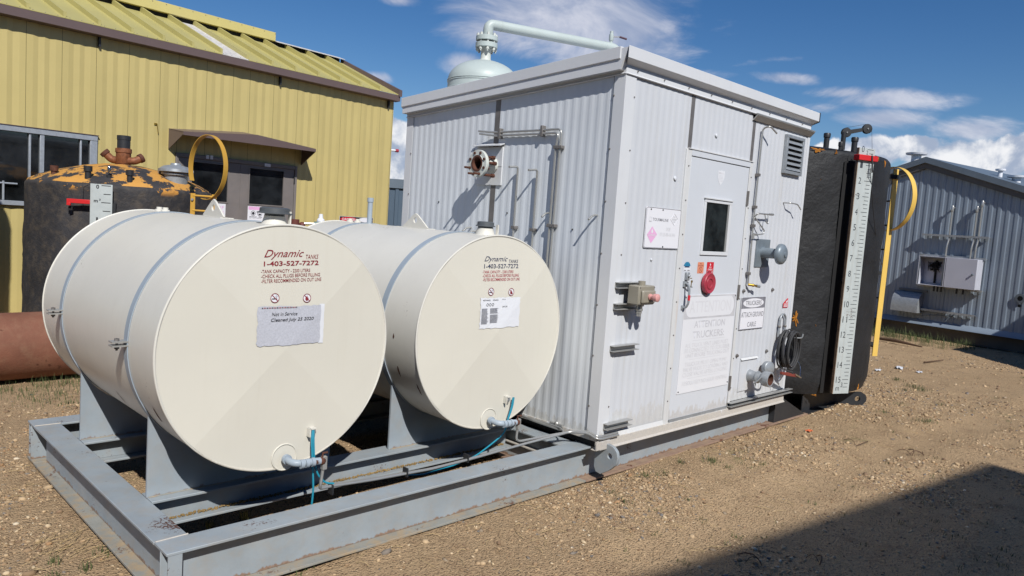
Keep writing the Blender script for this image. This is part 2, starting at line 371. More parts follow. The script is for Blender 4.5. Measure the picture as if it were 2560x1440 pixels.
# ------------------------------------------------------------------ lettering: rect (u0,u1,v0,v1) on a surface given by fn(u,v)->world
def letter(txt, rect, fn, mt, parent, name='lettering', shear=0.0, bold=0.0, rot=0.0, align_h=False, local=False):
    cu = bpy.data.curves.new('t', 'FONT'); cu.body = txt; cu.shear = shear; cu.offset = bold; cu.fill_mode = 'BOTH'; cu.resolution_u = 3; cu.align_x = 'LEFT'; cu.space_line = .95
    ob = bpy.data.objects.new('t', cu); COL.objects.link(ob)
    dg = bpy.context.evaluated_depsgraph_get(); me = bpy.data.meshes.new_from_object(ob.evaluated_get(dg))
    bpy.data.objects.remove(ob); bpy.data.curves.remove(cu)
    n = len(me.vertices); co = np.zeros(n * 3); me.vertices.foreach_get('co', co); co = co.reshape(-1, 3)
    lo = co.min(0); hi = co.max(0); u0, u1, v0, v1 = rect
    X = (co[:, 0] - lo[0]) / (hi[0] - lo[0]); Y = (co[:, 1] - lo[1]) / max(hi[1] - lo[1], 1e-6)
    U = u0 + X * (u1 - u0); V = v0 + Y * (v1 - v0) + rot * (U - u0)
    new = [fn(a, b) for a, b in zip(U, V)]
    me.vertices.foreach_set('co', np.array(new, dtype=float).ravel()); me.update()
    me.name = name; me.materials.clear()
    return link(name, me, mt, parent, 0, local)
def flat(pts, fn, mt, parent, name, local=False):          # flat printed shape, polygon in (u,v)
    me = bpy.data.meshes.new(name); me.from_pydata([fn(*p) for p in pts], [], [tuple(range(len(pts)))]); me.update()
    return link(name, me, mt, parent, 0, local)
def ringm(c, r0, r1, fn, mt, parent, name, n=32, local=False):
    vs = []; fs = []
    for k in range(n):
        a = 2 * math.pi * k / n
        vs += [fn(c[0] + r0 * math.cos(a), c[1] + r0 * math.sin(a)), fn(c[0] + r1 * math.cos(a), c[1] + r1 * math.sin(a))]
        j = (k + 1) % n; fs.append((2 * k, 2 * k + 1, 2 * j + 1, 2 * j))
    me = bpy.data.meshes.new(name); me.from_pydata(vs, [], fs); me.update(); return link(name, me, mt, parent, 0, local)
def disc(c, r, n=28): return [(c[0] + r * math.cos(2 * math.pi * k / n), c[1] + r * math.sin(2 * math.pi * k / n)) for k in range(n)]
def rrect(u0, u1, v0, v1, r, n=5):
    o = []
    for cx, cy, a0 in ((u1 - r, v1 - r, 0), (u0 + r, v1 - r, 90), (u0 + r, v0 + r, 180), (u1 - r, v0 + r, 270)):
        for k in range(n + 1): a = math.radians(a0 + 90 * k / n); o.append((cx + r * math.cos(a), cy + r * math.sin(a)))
    return o
def slash(c, r, wd): s_ = math.sqrt(.5); return [(c[0] - r * s_ - wd * s_, c[1] + r * s_ - wd * s_), (c[0] - r * s_ + wd * s_, c[1] + r * s_ + wd * s_), (c[0] + r * s_ + wd * s_, c[1] - r * s_ + wd * s_), (c[0] + r * s_ - wd * s_, c[1] - r * s_ - wd * s_)]
def flame(c, h): return [(c[0] + x * h, c[1] + y * h) for x, y in ((-.12, -.5), (.14, -.5), (.3, -.3), (.33, -.05), (.22, .12), (.2, .0), (.08, .28), (.05, .5), (-.1, .25), (-.14, .05), (-.24, .18), (-.33, -.1), (-.28, -.34))]

# ================================================================== GROUND
def vnoise(x, y, seed=0):
    xi = np.floor(x).astype(np.int64); yi = np.floor(y).astype(np.int64); xf = x - xi; yf = y - yi
    def h(a, b):
        n = (a * 374761393 + b * 668265263 + seed * 1442695041) & 0xffffffff
        n = ((n ^ (n >> 13)) * 1274126177) & 0xffffffff
        return ((n ^ (n >> 16)) & 0xffff) / 65535.0
    u = xf * xf * (3 - 2 * xf); v = yf * yf * (3 - 2 * yf)
    return (h(xi, yi) * (1 - u) + h(xi + 1, yi) * u) * (1 - v) + (h(xi, yi + 1) * (1 - u) + h(xi + 1, yi + 1) * u) * v
def ground_z(x, y):
    z = (vnoise(x * .8, y * .8, 1) - .5) * .03 + (vnoise(x * 3.1, y * 3.1, 2) - .5) * .014 + (vnoise(x * 9, y * 9, 3) - .5) * .008 + (vnoise(x * 19, y * 19, 4) - .5) * .006
    for k_, (c0_, sl_) in enumerate(((-.95, -.05), (-2.35, -.05))):       # two shallow wheel tracks along the skid
        d_ = y - (c0_ + sl_ * x + .12 * np.sin(x * .6)); z = z - .014 * np.exp(-(d_ / .17) ** 2) + .010 * np.exp(-((np.abs(d_) - .30) / .10) ** 2)
    z = z + .022 * np.clip(vnoise(x * 2.3, y * 2.3, 8) * 2 - .9, 0, 1) * np.exp(-((y - .02) / .07) ** 2)
    near = np.clip((-.02 - y) / .35, 0, 1) * 1.0                     # keep clear of the skid, rise a little in the open yard
    z = z - .012 + .006 * near
    far = np.clip((np.hypot(x - 3, y - 1) - 18) / 20, 0, 1)
    return z * (1 - far) - .02 * far
def axis(lo, hi, step, out):
    a = list(np.arange(lo, hi + 1e-6, step)); d = step
    left = []; x = lo
    while x > -out: d *= 1.5; x -= d; left.append(x)
    d = step; right = []; x = hi
    while x < out: d *= 1.5; x += d; right.append(x)
    return np.array(left[::-1] + a + right)
gx = axis(-4.5, 14.0, .05, 600.0); gy = axis(-3.2, 6.6, .05, 600.0)
XX, YY = np.meshgrid(gx, gy, indexing='ij'); ZZ = ground_z(XX, YY)
nx, ny = len(gx), len(gy)
gv = np.stack([XX, YY, ZZ], -1).reshape(-1, 3)
ii, jj = np.meshgrid(np.arange(nx - 1), np.arange(ny - 1), indexing='ij'); a = (ii * ny + jj).ravel()
gf = np.stack([a, a + ny, a + ny + 1, a + 1], -1)
def fast_mesh(name, verts, faces):
    me = bpy.data.meshes.new(name); k = faces.shape[1]
    me.vertices.add(len(verts)); me.vertices.foreach_set('co', verts.astype(np.float32).ravel())
    me.loops.add(faces.size); me.loops.foreach_set('vertex_index', faces.astype(np.int32).ravel())
    me.polygons.add(len(faces)); me.polygons.foreach_set('loop_start', np.arange(0, faces.size, k, dtype=np.int32))
    me.update(calc_edges=True); return me
mt = bpy.data.materials.new('gravel_yard'); mt.use_nodes = True; q = G(mt.node_tree); MATS['gravel_yard'] = mt
pos = q.n('ShaderNodeNewGeometry').outputs['Position']
c = q.mix(q.ramp(q.noise(pos, .55, 5, .6), .35, .65), S(182, 154, 121), S(195, 166, 131))
c = q.mix(q.ramp(q.noise(pos, 3.0, 6, .65), .45, .7), c, S(166, 138, 108))
c = q.mix(q.ramp(q.noise(pos, 26, 6, .75), .42, .62), c, q.mix(q.noise(pos, 40, 2), S(199, 171, 136), S(189, 160, 125)))
vo = q.n('ShaderNodeTexVoronoi'); vo.inputs['Scale'].default_value = 75; vo.inputs['Randomness'].default_value = 1.0; q.l(pos, vo.inputs['Vector'])
sepv = q.n('ShaderNodeSeparateColor'); q.l(vo.outputs['Color'], sepv.inputs[0])
c = q.mix(q.math('MULTIPLY', q.ramp(sepv.outputs[0], .55, .6), q.ramp(vo.outputs['Distance'], .45, .3)), c, q.mix(sepv.outputs[1], S(122, 100, 80), S(198, 174, 138)))
c = q.mix(q.ramp(q.noise(pos, 110, 4, .7), .58, .72), c, S(110, 89, 69))
c = q.mix(q.ramp(q.noise(pos, 1.7, 6, .7), .60, .72, 0.0, .55), c, S(136, 110, 85))
gm = q.ramp(q.math('ADD', q.noise(pos, .9, 5, .6), q.math('MULTIPLY', q.noise(pos, 14, 4, .7), .25)), .76, .86)
c = q.mix(q.math('MULTIPLY', gm, .5), c, S(116, 116, 76))
p = q.n('ShaderNodeBsdfPrincipled'); q.l(c, p.inputs['Base Color']); p.inputs['Roughness'].default_value = .95; p.inputs['Specular IOR Level'].default_value = .15
bp = q.n('ShaderNodeBump'); bp.inputs['Strength'].default_value = 1.0; bp.inputs['Distance'].default_value = .026
hh = q.math('ADD', q.noise(pos, 38, 7, .7), q.math('MULTIPLY', q.ramp(vo.outputs['Distance'], .6, 0.0), .45)); q.l(hh, bp.inputs['Height']); q.l(bp.outputs[0], p.inputs['Normal'])
q.l(p.outputs[0], q.n('ShaderNodeOutputMaterial').inputs[0])
gme = fast_mesh('ground', gv, gf); gme.polygons.foreach_set('use_smooth', [True] * len(gme.polygons))
go = link('ground', gme, mt); go['kind'] = 'structure'

# loose gravel
def icosa():
    t = (1 + 5 ** .5) / 2; v = np.array([(-1, t, 0), (1, t, 0), (-1, -t, 0), (1, -t, 0), (0, -1, t), (0, 1, t), (0, -1, -t), (0, 1, -t), (t, 0, -1), (t, 0, 1), (-t, 0, -1), (-t, 0, 1)], float)
    f = np.array([(0, 11, 5), (0, 5, 1), (0, 1, 7), (0, 7, 10), (0, 10, 11), (1, 5, 9), (5, 11, 4), (11, 10, 2), (10, 7, 6), (7, 1, 8), (3, 9, 4), (3, 4, 2), (3, 2, 6), (3, 6, 8), (3, 8, 9), (4, 9, 5), (2, 4, 11), (6, 2, 10), (8, 6, 7), (9, 8, 1)])
    return v / np.linalg.norm(v[0]), f
def in_view(x, y):
    P = np.stack([x - CAM.x, y - CAM.y, 0 * x - CAM.z], -1); z = P @ np.array(FW); u = 1280 + FPX * (P @ np.array(RT)) / z; v = 720 + FPX * (P @ np.array(DN)) / z
    return (z > .3) & (u > -80) & (u < 2640) & (v < 1520), z
def scatter(n, dmax, seed):
    r = np.random.default_rng(seed); ang = r.uniform(0, 2 * np.pi, n * 9); rad = np.sqrt(r.uniform(0, 1, n * 9)) * dmax
    return CAM.x + rad * np.cos(ang), CAM.y + rad * np.sin(ang), r
vx = []; 
def stones(n, dmax, smin, smax, seed, power=2.2):
    x, y, r = scatter(n, dmax, seed); ok, dep = in_view(x, y)
    dens = np.clip((vnoise(x * .9, y * .9, 21) * 1.3 + vnoise(x * 3.2, y * 3.2, 22) * .8 - .85) * 1.7, .09, 1)
    for c0_, sl_ in ((-.95, -.05), (-2.35, -.05)): dens = dens * (1 - .75 * np.exp(-((y - (c0_ + sl_ * x + .12 * np.sin(x * .6))) / .2) ** 2))
    ok &= r.uniform(0, 1, len(x)) < dens
    ok &= ~((x > -.02) & (x < 5.5) & (y > .16) & (y < 2.4)) & ~((y > .04) & (y < .2) & (x > -2.92) & (x < 3.6)) & ~((x > -2.92) & (x < -2.75) & (y > .04) & (y < 2.5))
    x, y, dep = x[ok][:n], y[ok][:n], dep[ok][:n]; k = len(x)
    s = smin * (1 - r.uniform(0, 1, k) * (1 - (smin / smax) ** power)) ** (-1 / power); s = np.maximum(s, dep * .0009)
    return x, y, s, r
iv, iff = icosa(); V = []; F = []; Cc = []; base = 0
pal = np.array([S(188, 162, 128), S(174, 147, 114), S(154, 128, 99), S(200, 178, 146), S(136, 111, 87), S(132, 122, 112), S(116, 110, 106), S(168, 132, 96), S(214, 198, 172), S(150, 133, 112)])
pw = np.array([.23, .24, .2, .06, .12, .04, .025, .03, .015, .04])
for n, dmax, s0, s1, sd_ in ((42000, 6.5, .0038, .016, 1), (34000, 11, .0058, .021, 2), (20000, 18, .009, .028, 3), (140, 9, .015, .032, 4)):
    x, y, s, r = stones(n, dmax, s0, s1, sd_); k = len(x)
    A = r.uniform(0, 2 * np.pi, k); T = r.uniform(-.5, .5, k)
    sc = np.stack([s * r.uniform(.8, 1.5, k), s * r.uniform(.6, 1.05, k), s * r.uniform(.35, .75, k)], -1)
    P = iv[None] * (1 + r.uniform(-.22, .22, (k, 12, 1))) * sc[:, None, :]
    ca, sa = np.cos(T)[:, None], np.sin(T)[:, None]; P = np.stack([P[..., 0] * ca - P[..., 2] * sa, P[..., 1], P[..., 0] * sa + P[..., 2] * ca], -1)
    ca, sa = np.cos(A)[:, None], np.sin(A)[:, None]; P = np.stack([P[..., 0] * ca - P[..., 1] * sa, P[..., 0] * sa + P[..., 1] * ca, P[..., 2]], -1)
    P += np.stack([x, y, ground_z(x, y) + sc[:, 2] * r.uniform(-.15, .55, k)], -1)[:, None, :]
    V.append(P.reshape(-1, 3)); F.append((iff[None] + (np.arange(k) * 12 + base)[:, None, None]).reshape(-1, 3)); base += 12 * k
    col = pal[r.choice(len(pal), k, p=pw / pw.sum())] * r.uniform(.82, 1.12, (k, 1)); Cc.append(np.repeat(col, 12, 0))
pm = fast_mesh('gravel', np.concatenate(V), np.concatenate(F)); ca_ = np.concatenate(Cc); ca_ = np.concatenate([ca_, np.ones((len(ca_), 1))], 1)
at_ = pm.attributes.new('col', 'FLOAT_COLOR', 'POINT'); at_.data.foreach_set('color', ca_.astype(np.float32).ravel())
po = link('gravel', pm, PEB); po['kind'] = 'stuff'; tagt(po, 'loose tan and grey pebbles strewn over the dirt yard', 'gravel')

# grass and straw
gr = MB(); st = MB()
def tuft(x, y, n, h, sp, mb=None, lean=.6):
    mb = mb or gr; z = float(ground_z(np.array([x]), np.array([y]))[0])
    for _ in range(n):
        a = random.uniform(0, 6.28); d = random.uniform(0, sp); bx, by = x + d * math.cos(a), y + d * math.sin(a); hh = h * random.uniform(.4, 1.0); b = random.uniform(0, 6.28); l = hh * lean * random.uniform(.2, 1.3)
        wd = random.uniform(.0012, .0028); pa, pb_ = math.cos(b + 1.57) * wd, math.sin(b + 1.57) * wd
        m1 = (bx + math.cos(b) * l * .35, by + math.sin(b) * l * .35, z + hh * .62); m2 = (bx + math.cos(b) * l, by + math.sin(b) * l, z + hh)
        mb.add([(bx - pa, by - pb_, z - .005), (bx + pa, by + pb_, z - .005), (m1[0] + pa * .8, m1[1] + pb_ * .8, m1[2]), (m1[0] - pa * .8, m1[1] - pb_ * .8, m1[2]), m2], [(0, 1, 2, 3), (3, 2, 4)])
def gnd(u, v):
    d = RT * ((u - 1280) / FPX) + DN * ((v - 720) / FPX) + FW; t = -CAM.z / d.z; p = CAM + d * t; return p.x, p.y
for u, v, n, h, sp in ((1780, 1155, 70, .05, .09), (1700, 1160, 30, .04, .06), (1815, 1170, 26, .035, .06), (1620, 1190, 40, .035, .10), (1660, 1185, 40, .03, .08), (2245, 948, 60, .05, .10), (2285, 965, 90, .06, .14), (2310, 975, 60, .05, .12), (2265, 972, 40, .04, .12),
        (2210, 1030, 40, .035, .1), (2250, 1010, 40, .035, .1), (2320, 1055, 46, .04, .09), (2300, 1055, 40, .04, .1), (1560, 1255, 30, .04, .07), (1530, 1230, 20, .03, .06), (1720, 1250, 20, .025, .05), (135, 1398, 24, .05, .04), (215, 1415, 30, .055, .04), (145, 1435, 20, .04, .05),
        (268, 1370, 24, .05, .07), (170, 1010, 60, .05, .2), (110, 1005, 60, .05, .25), (150, 985, 90, .07, .3), (60, 990, 70, .06, .3), (20, 975, 70, .07, .3), (110, 965, 90, .10, .35), (170, 955, 90, .10, .3), (520, 1308, 26, .06, .05), (610, 1290, 30, .08, .04), (1850, 1340, 16, .03, .05), (1640, 1330, 14, .03, .05), (1905, 1165, 22, .03, .1), (2350, 1010, 30, .04, .14), (760, 1405, 30, .05, .09), (740, 1415, 24, .04, .08), (1330, 1190, 20, .05, .04)):
    x, y = gnd(u, v); tuft(x, y, n, h, sp)
for i in range(60):                                                     # weeds along the foot of the grey building
    t = random.uniform(-.9, 2.2); x = 12.5 + .17 * t - random.uniform(0, .9); y = 1.36 + .98 * t; tuft(x, y, 34, random.uniform(.10, .30), .16)
for i in range(70):
    u, v = random.uniform(1450, 2560), random.uniform(930, 1430); x, y = gnd(u, v)
    if not (y > -.02 and x < 5.6): tuft(x, y, random.randint(4, 12), .028, .05)
go2 = gr.build('grass', GRASS, smooth=0); go2['kind'] = 'stuff'; tagt(go2, 'sparse green weeds and grass tufts in the gravel', 'grass')
def straw(x, y, L, a, mb, r=.0016, lift=.01):
    z = float(ground_z(np.array([x]), np.array([y]))[0]) + .006; P = []
    for k in range(5):
        t = k / 4; P.append((x + math.cos(a + .5 * (t - .5)) * L * t, y + math.sin(a + .5 * (t - .5)) * L * t, z + lift * math.sin(t * 3.1)))
    mb.tube(P, r, 4)
for i in range(420):
    u, v = random.uniform(0, 2560), random.uniform(960, 1440)
    x, y = gnd(u, v)
    if -2.95 < x < 5.6 and .02 < y < 2.5: continue
    straw(x, y, random.uniform(.03, .14), random.uniform(0, 6.28), st, random.uniform(.0008, .0018))
for i in range(34):
    x, y = gnd(random.uniform(80, 260), random.uniform(1340, 1410)); straw(x, y, random.uniform(.08, .22), random.gauss(.35, .35), st, .0012)
so_ = st.build('dry_straw', STRAW, smooth=0); so_['kind'] = 'stuff'; tagt(so_, 'dry straw stalks scattered on the dirt', 'straw')
tw = MB(); 
for u, v, L, aa in ((2050, 1410, .12, .3), (1905, 1410, .16, 1.2), (2280, 1140, .2, .2), (2310, 1140, .14, 2.2), (1880, 1050, .25, -.2), (1700, 1100, .2, -.5), (2140, 1115, .25, -.3)):
    x, y = gnd(u, v); straw(x, y, L, aa, tw, .004, .03)
    straw(x + .03, y + .02, L * .6, aa + 1.1, tw, .0025, .03)
to_ = tw.build('dry_twigs', WOODY, smooth=0); to_['kind'] = 'stuff'; tagt(to_, 'thin brown twigs lying on the gravel', 'twig')

# litter
def scrap(name, u, v, s, mt_, label, cat, seed):
    r = random.Random(seed); x, y = gnd(u, v); z = float(ground_z(np.array([x]), np.array([y]))[0]); mb = MB(); n = 5
    vs = [(x + (i / n - .5) * s * 1.6 + r.uniform(-.15, .15) * s, y + (j / n - .5) * s + r.uniform(-.15, .15) * s, z + .006 + r.uniform(0, .35) * s) for i in range(n + 1) for j in range(n + 1)]
    o_ = len(vs); vs += [(a_, b_, c_ - .0015) for a_, b_, c_ in vs]
    fs = [(i * (n + 1) + j, (i + 1) * (n + 1) + j, (i + 1) * (n + 1) + j + 1, i * (n + 1) + j + 1) for i in range(n) for j in range(n)]
    mb.add(vs, fs + [tuple(k + o_ for k in f[::-1]) for f in fs]); return tagt(mb.build(name, mt_, smooth=0), label, cat)
scrap('plastic_scrap', 2195, 924, .07, PLASTW, 'white plastic scrap on the gravel nearest the black tank', 'litter', 1)['group'] = 'white scraps on the gravel'
scrap('plastic_scrap', 2250, 919, .10, PLASTW, 'largest white plastic scrap, middle of the three on the gravel', 'litter', 2)['group'] = 'white scraps on the gravel'
scrap('plastic_scrap', 2298, 930, .06, PLASTW, 'white plastic scrap farthest from the black tank', 'litter', 3)['group'] = 'white scraps on the gravel'
scrap('plastic_scrap', 2022, 1076, .045, PLASTO, 'small orange plastic scrap on the dirt beside the skid', 'litter', 4)
sk = MB(); x, y = gnd(2200, 850); x2, y2 = gnd(2305, 870); sk.tube([(x, y, .03), ((x + x2) / 2, (y + y2) / 2 + .1, .05), (x2, y2, .02)], [.03, .035, .012], 7)
tagt(sk.build('fallen_branch', WOODY), 'dark weathered branch lying behind the yellow ladder', 'branch')
sk = MB(); x, y = gnd(2310, 908); x2, y2 = gnd(2358, 903); sk.tube([(x, y, .015), (x2, y2, .02)], [.014, .008], 6)
tagt(sk.build('stick', WOODY), 'short brown stick on the gravel before the grey building', 'stick')

# ================================================================== SKID
def ibeam(mb, x0, x1, y0, y1, z0, z1, tf=.014, tw_=.010, along='x'):
    if along == 'x':
        mb.box(x0, x1, y0, y1, z1 - tf, z1); yc = (y0 + y1) / 2; mb.box(x0, x1, yc - tw_ / 2, yc + tw_ / 2, z0 + tf, z1 - tf)
    else:
        mb.box(x0, x1, y0, y1, z1 - tf, z1); xc = (x0 + x1) / 2; mb.box(xc - tw_ / 2, xc + tw_ / 2, y0, y1, z0 + tf, z1 - tf)
H = .258; TF = .014
skid = thing('steel_skid', (0, 1.28, 0), 'pale grey steel beam skid carrying the cream tanks and white shack', 'skid')
def flange(name, x0, x1, y0, y1, z0, z1, mt_, seg=24, amp=.002):        # bottom flange with a slightly ragged, dirty edge
    mb = MB(); mb.box(x0, x1, y0, y1, z0, z1); return mb.build(name, mt_, skid, bevel=.002)
fb = MB(); ibeam(fb, -2.909, 2.875, .045, .197, 0, H); o_ = fb.build('side_beam', GREY, skid, bevel=.0025)
flange('bottom_flange', -2.909, -.02, .045, .197, .0, TF, FLANGEB); flange('bottom_flange', -.02, 3.62, .040, .197, .0, TF, FLANGER)
eb = MB(); ibeam(eb, -2.91, -2.757, .2, 2.348, 0, H - .0015, along='y'); eb.build('end_beam', GREY, skid, bevel=.0025)
flange('bottom_flange', -2.911, -2.757, .2, 2.348, .0, TF, FLANGEB)
bb = MB(); ibeam(bb, -2.909, 3.62, 2.35, 2.52, 0, H); bb.build('side_beam', GREY, skid, bevel=.0025); flange('bottom_flange', -2.909, 3.62, 2.35, 2.52, 0, TF, FLANGEB)
for y0 in (.668, 1.83):
    mb = MB(); ibeam(mb, -2.755, -.16, y0, y0 + .15, .11, H + .001); mb.box(-2.755, -.16, y0, y0 + .15, .11, .11 + TF); mb.build('saddle_beam', GREY, skid, bevel=.0025)
gm_ = MB()
for i in range(900):
    x = random.uniform(-2.7, -.2); gm_.ball((x, .722 + random.uniform(-.012, .006), .125 + random.uniform(0, .012)), random.uniform(.003, .006), 5, 3)
go3 = gm_.build('beam_grit', mat('beam_grit_dirt', S(150, 124, 80), .9, var=.2), skid, smooth=0); go3['kind'] = 'stuff'
mb = MB(); ibeam(mb, -.16, -.01, .2, 2.348, 0, H - .0015, along='y'); mb.box(-.16, -.01, .2, 2.348, 0, TF); mb.build('cross_beam', GREY, skid, bevel=.0025)
for xx in (1.3, 2.75):
    mb = MB(); ibeam(mb, xx, xx + .15, .2, 2.348, 0, H - .0015, along='y'); mb.build('cross_beam', GREY, skid)
mb = MB(); mb.box(-.13, -.07, .2, 2.3, .13, .138); mb.box(-.005, .06, .2, 2.3, .12, .128); mb.build('base_angle', TRIM, skid)
mb = MB(); mb.box(-2.902, -2.84, .046, .052, TF, H - TF); mb.build('end_stiffener', GREY, skid)
mb = MB(); mb.box(-2.903, -2.84, 2.505, 2.515, TF, H - TF); mb.build('end_stiffener', GREY, skid)
for ya, yb_ in ((.199, .193), (2.349, 2.352)): mb = MB(); mb.tube([(-2.757, ya, H + .001), (-2.905, yb_, H + .001)], .004, 6); mb.build('weld_bead', TRIM, skid)
# lifting lug standing out from the side beam
lug = [(.05, .078), (0.0, .053), (-.09, .11), (-.145, .165), (-.155, .21), (-.145, .255), (-.11, .285), (-.063, .292), (.05, .292)]
mb = MB(); mb.holed([(-a_, b_) for a_, b_ in lug], (.085, .212), .019, (.06, 0, 0), (0, -1, 0), (0, 0, 1), (1, 0, 0), .028); mb.build('lifting_lug', GREY, skid, bevel=.003)

# ================================================================== TANKS
R_T, Z_T, Y0, Y1 = .644, 1.066, .37, 2.345
KB = .03
def tank(xc, label, inkc, inkl, rusty):
    t = thing('fuel_tank', (xc, (Y0 + Y1) / 2, H), label, 'tank', 'cream horizontal tanks on the skid')
    mb = MB(); mb.lathe([(R_T, 0), (R_T, Y1 - Y0 - .0)], (xc, Y0, Z_T), (0, 1, 0), 128, cap=False); mb.build('shell', CREAM, t)
    for yy, s_ in ((Y0, -1), (Y1, 1)):                                  # cross-broken heads
        n, rr = 128, 14; vs = []; fs = []
        for i in range(rr + 1):
            r_ = (R_T - .004) * i / rr
            for k in range(n):
                a_ = 2 * math.pi * k / n; x_, z_ = r_ * math.cos(a_), r_ * math.sin(a_)
                h_ = KB * (1 - max(abs(x_), abs(z_)) / R_T); vs.append((xc + x_, yy + s_ * h_, Z_T + z_))
        fs = [(i * n + k, i * n + (k + 1) % n, (i + 1) * n + (k + 1) % n, (i + 1) * n + k) for i in range(rr) for k in range(n)]
        mb = MB(); mb.add(vs, fs); hd = mb.build('tank_head', CREAM_HEAD, t, smooth=1)
        mb = MB(); mb.tube([(xc + (R_T - .001) * math.cos(2 * math.pi * k / 160), yy, Z_T + (R_T - .001) * math.sin(2 * math.pi * k / 160)) for k in range(160)], .0065, 8, closed=True); mb.build('rim_weld', CREAM, t)
    for yb in (.745, 1.91):                                             # holding straps with bolted clamps
        mb = MB(); prof = [(R_T + .001, -.026), (R_T + .006, -.026), (R_T + .006, .026), (R_T + .001, .026)]
        mb.lathe(prof, (xc, yb, Z_T), (0, 1, 0), 128, cap=False); bd = mb.build('strap', BANDM, t)
        mb = MB()
        for zz in (Z_T + .016, Z_T - .004): mb.box(xc - R_T - .075, xc - R_T, yb - .028, yb + .028, zz, zz + .007)
        mb.build('clamp', ALU, bd)
        mb = MB(); mb.lathe([(.012, 0), (.012, .012)], (xc - R_T - .045, yb, Z_T + .023), (0, 0, 1), 6); mb.lathe([(.006, 0), (.006, .06)], (xc - R_T - .045, yb, Z_T - .025), (0, 0, 1), 8); mb.lathe([(.012, 0), (.012, .012)], (xc - R_T - .045, yb, Z_T - .017), (0, 0, 1), 6); mb.build('clamp_bolt', GALVD, bd)
    top = Z_T + R_T
    mb = MB(); poly = [(-.155, 0), (.155, 0), (.15, .012), (.03, .098), (.0, .112), (-.03, .098), (-.15, .012)]
    mb.holed(poly, (0, .06), .02, (xc - .006, 1.285, top - .004), (0, 1, 0), (0, 0, 1), (1, 0, 0), .012, 40); mb.build('lifting_lug', CREAM, t, bevel=.002)
    mb = MB(); mb.box(xc - .04, xc + .04, 1.10, 1.47, top - .008, top + .003); mb.build('lug_pad', CREAM, t)
    fr = .055
    mb = MB(); mb.lathe([(fr + .02, -.02), (fr + .008, .006), (fr, .034), (fr, .040)], (xc, .52, top), (0, 0, 1), 28); fc = mb.build('filler_neck', CREAM, t)
    lw = .092 if not rusty else .066
    mb = MB(); mb.lathe([(fr - .004, .040), (fr - .004, .052), (lw, .052), (lw, .057), (lw * .86, .061), (lw * .84, .080), (lw * .7, .085), (.0, .085)], (xc, .52, top), (0, 0, 1), 32); mb.build('filler_cap', LIDM, t)
    mb = MB(); mb.box(xc + .05, xc + .058, .45, .47, top - .01, top + .068); mb.build('cap_hasp', CREAM, t)
    for yp in (2.06, 2.17):
        mb = MB(); mb.lathe([(.028, -.02), (.028, .012), (.018, .014), (.018, .028)], (xc, yp, top), (0, 0, 1), 14); mb.build('plug', CREAM, t)
    return t
def tsurf(xc):
    return lambda u, v: (xc + u, Y0 - KB * (1 - max(abs(u), abs(v)) / R_T) - .0022, Z_T + v)
def tsurf2(xc, d): 
    f = tsurf(xc); return lambda u, v: (f(u, v)[0], f(u, v)[1] - d, f(u, v)[2])
def tank_print(t, xc, ic, il, items, icons, rot):
    f = tsurf(xc)
    for txt, rect, which, sh_, bo in items: letter(txt, rect, f, ic if which else il, t, shear=sh_, bold=bo, rot=rot)
    for (cx, cz, r_), kind in zip(icons, ('smoke', 'flame')):
        dsk = flat(disc((cx, cz), r_), f, SIGNW, t, 'warning_symbol'); f2 = tsurf2(xc, .0012); f3 = tsurf2(xc, .002)
        if kind == 'smoke':
            flat([(cx - r_ * .65, cz - r_ * .3), (cx + r_ * .5, cz - r_ * .3), (cx + r_ * .5, cz - r_ * .08), (cx - r_ * .65, cz - r_ * .08)], f2, INK_K, dsk, 'cigarette')
            ringm((cx + r_ * .35, cz + r_ * .3), r_ * .14, r_ * .2, f2, INK_B, dsk, 'smoke_curl', 14)
        else: flat(flame((cx, cz), r_ * 1.25), f2, INK_R, dsk, 'flame')
        ringm((cx, cz), r_ * .86, r_, f3, INK_R, dsk, 'ring'); flat(slash((cx, cz), r_ * .86, r_ * .08), f3, INK_R, dsk, 'slash')
X1, X2 = -2.226, -.714
t1 = tank(X1, 'cream steel tank with red lettering and a weathered grey notice, at the skid end', INK_R, INK_R, False)
o1 = lambda x0, x1, z0, z1, X: (x0 - X, x1 - X, z0 - Z_T, z1 - Z_T)
tank_print(t1, X1, INK_R, INK_R, [
    ('Dynamic', o1(-2.356, -2.135, 1.530, 1.580, X1), 1, .45, .003), ('TANKS', o1(-2.124, -2.050, 1.537, 1.560, X1), 1, .25, .0),
    ('1-403-527-7272', o1(-2.357, -2.048, 1.497, 1.522, X1), 1, 0, .02),
    ('-TANK CAPACITY - 2200 LITERS', o1(-2.371, -2.097, 1.462, 1.479, X1), 0, 0, .003), ('-CHECK ALL PLUGS BEFORE FILLING', o1(-2.370, -2.038, 1.437, 1.455, X1), 0, 0, .003), ('-FILTER RECOMMENDED ON OUT LINE', o1(-2.369, -2.030, 1.412, 1.430, X1), 0, 0, .003)],
    [(-2.294 - X1, 1.336 - Z_T, .0245), (-2.113 - X1, 1.332 - Z_T, .0235)], .03)
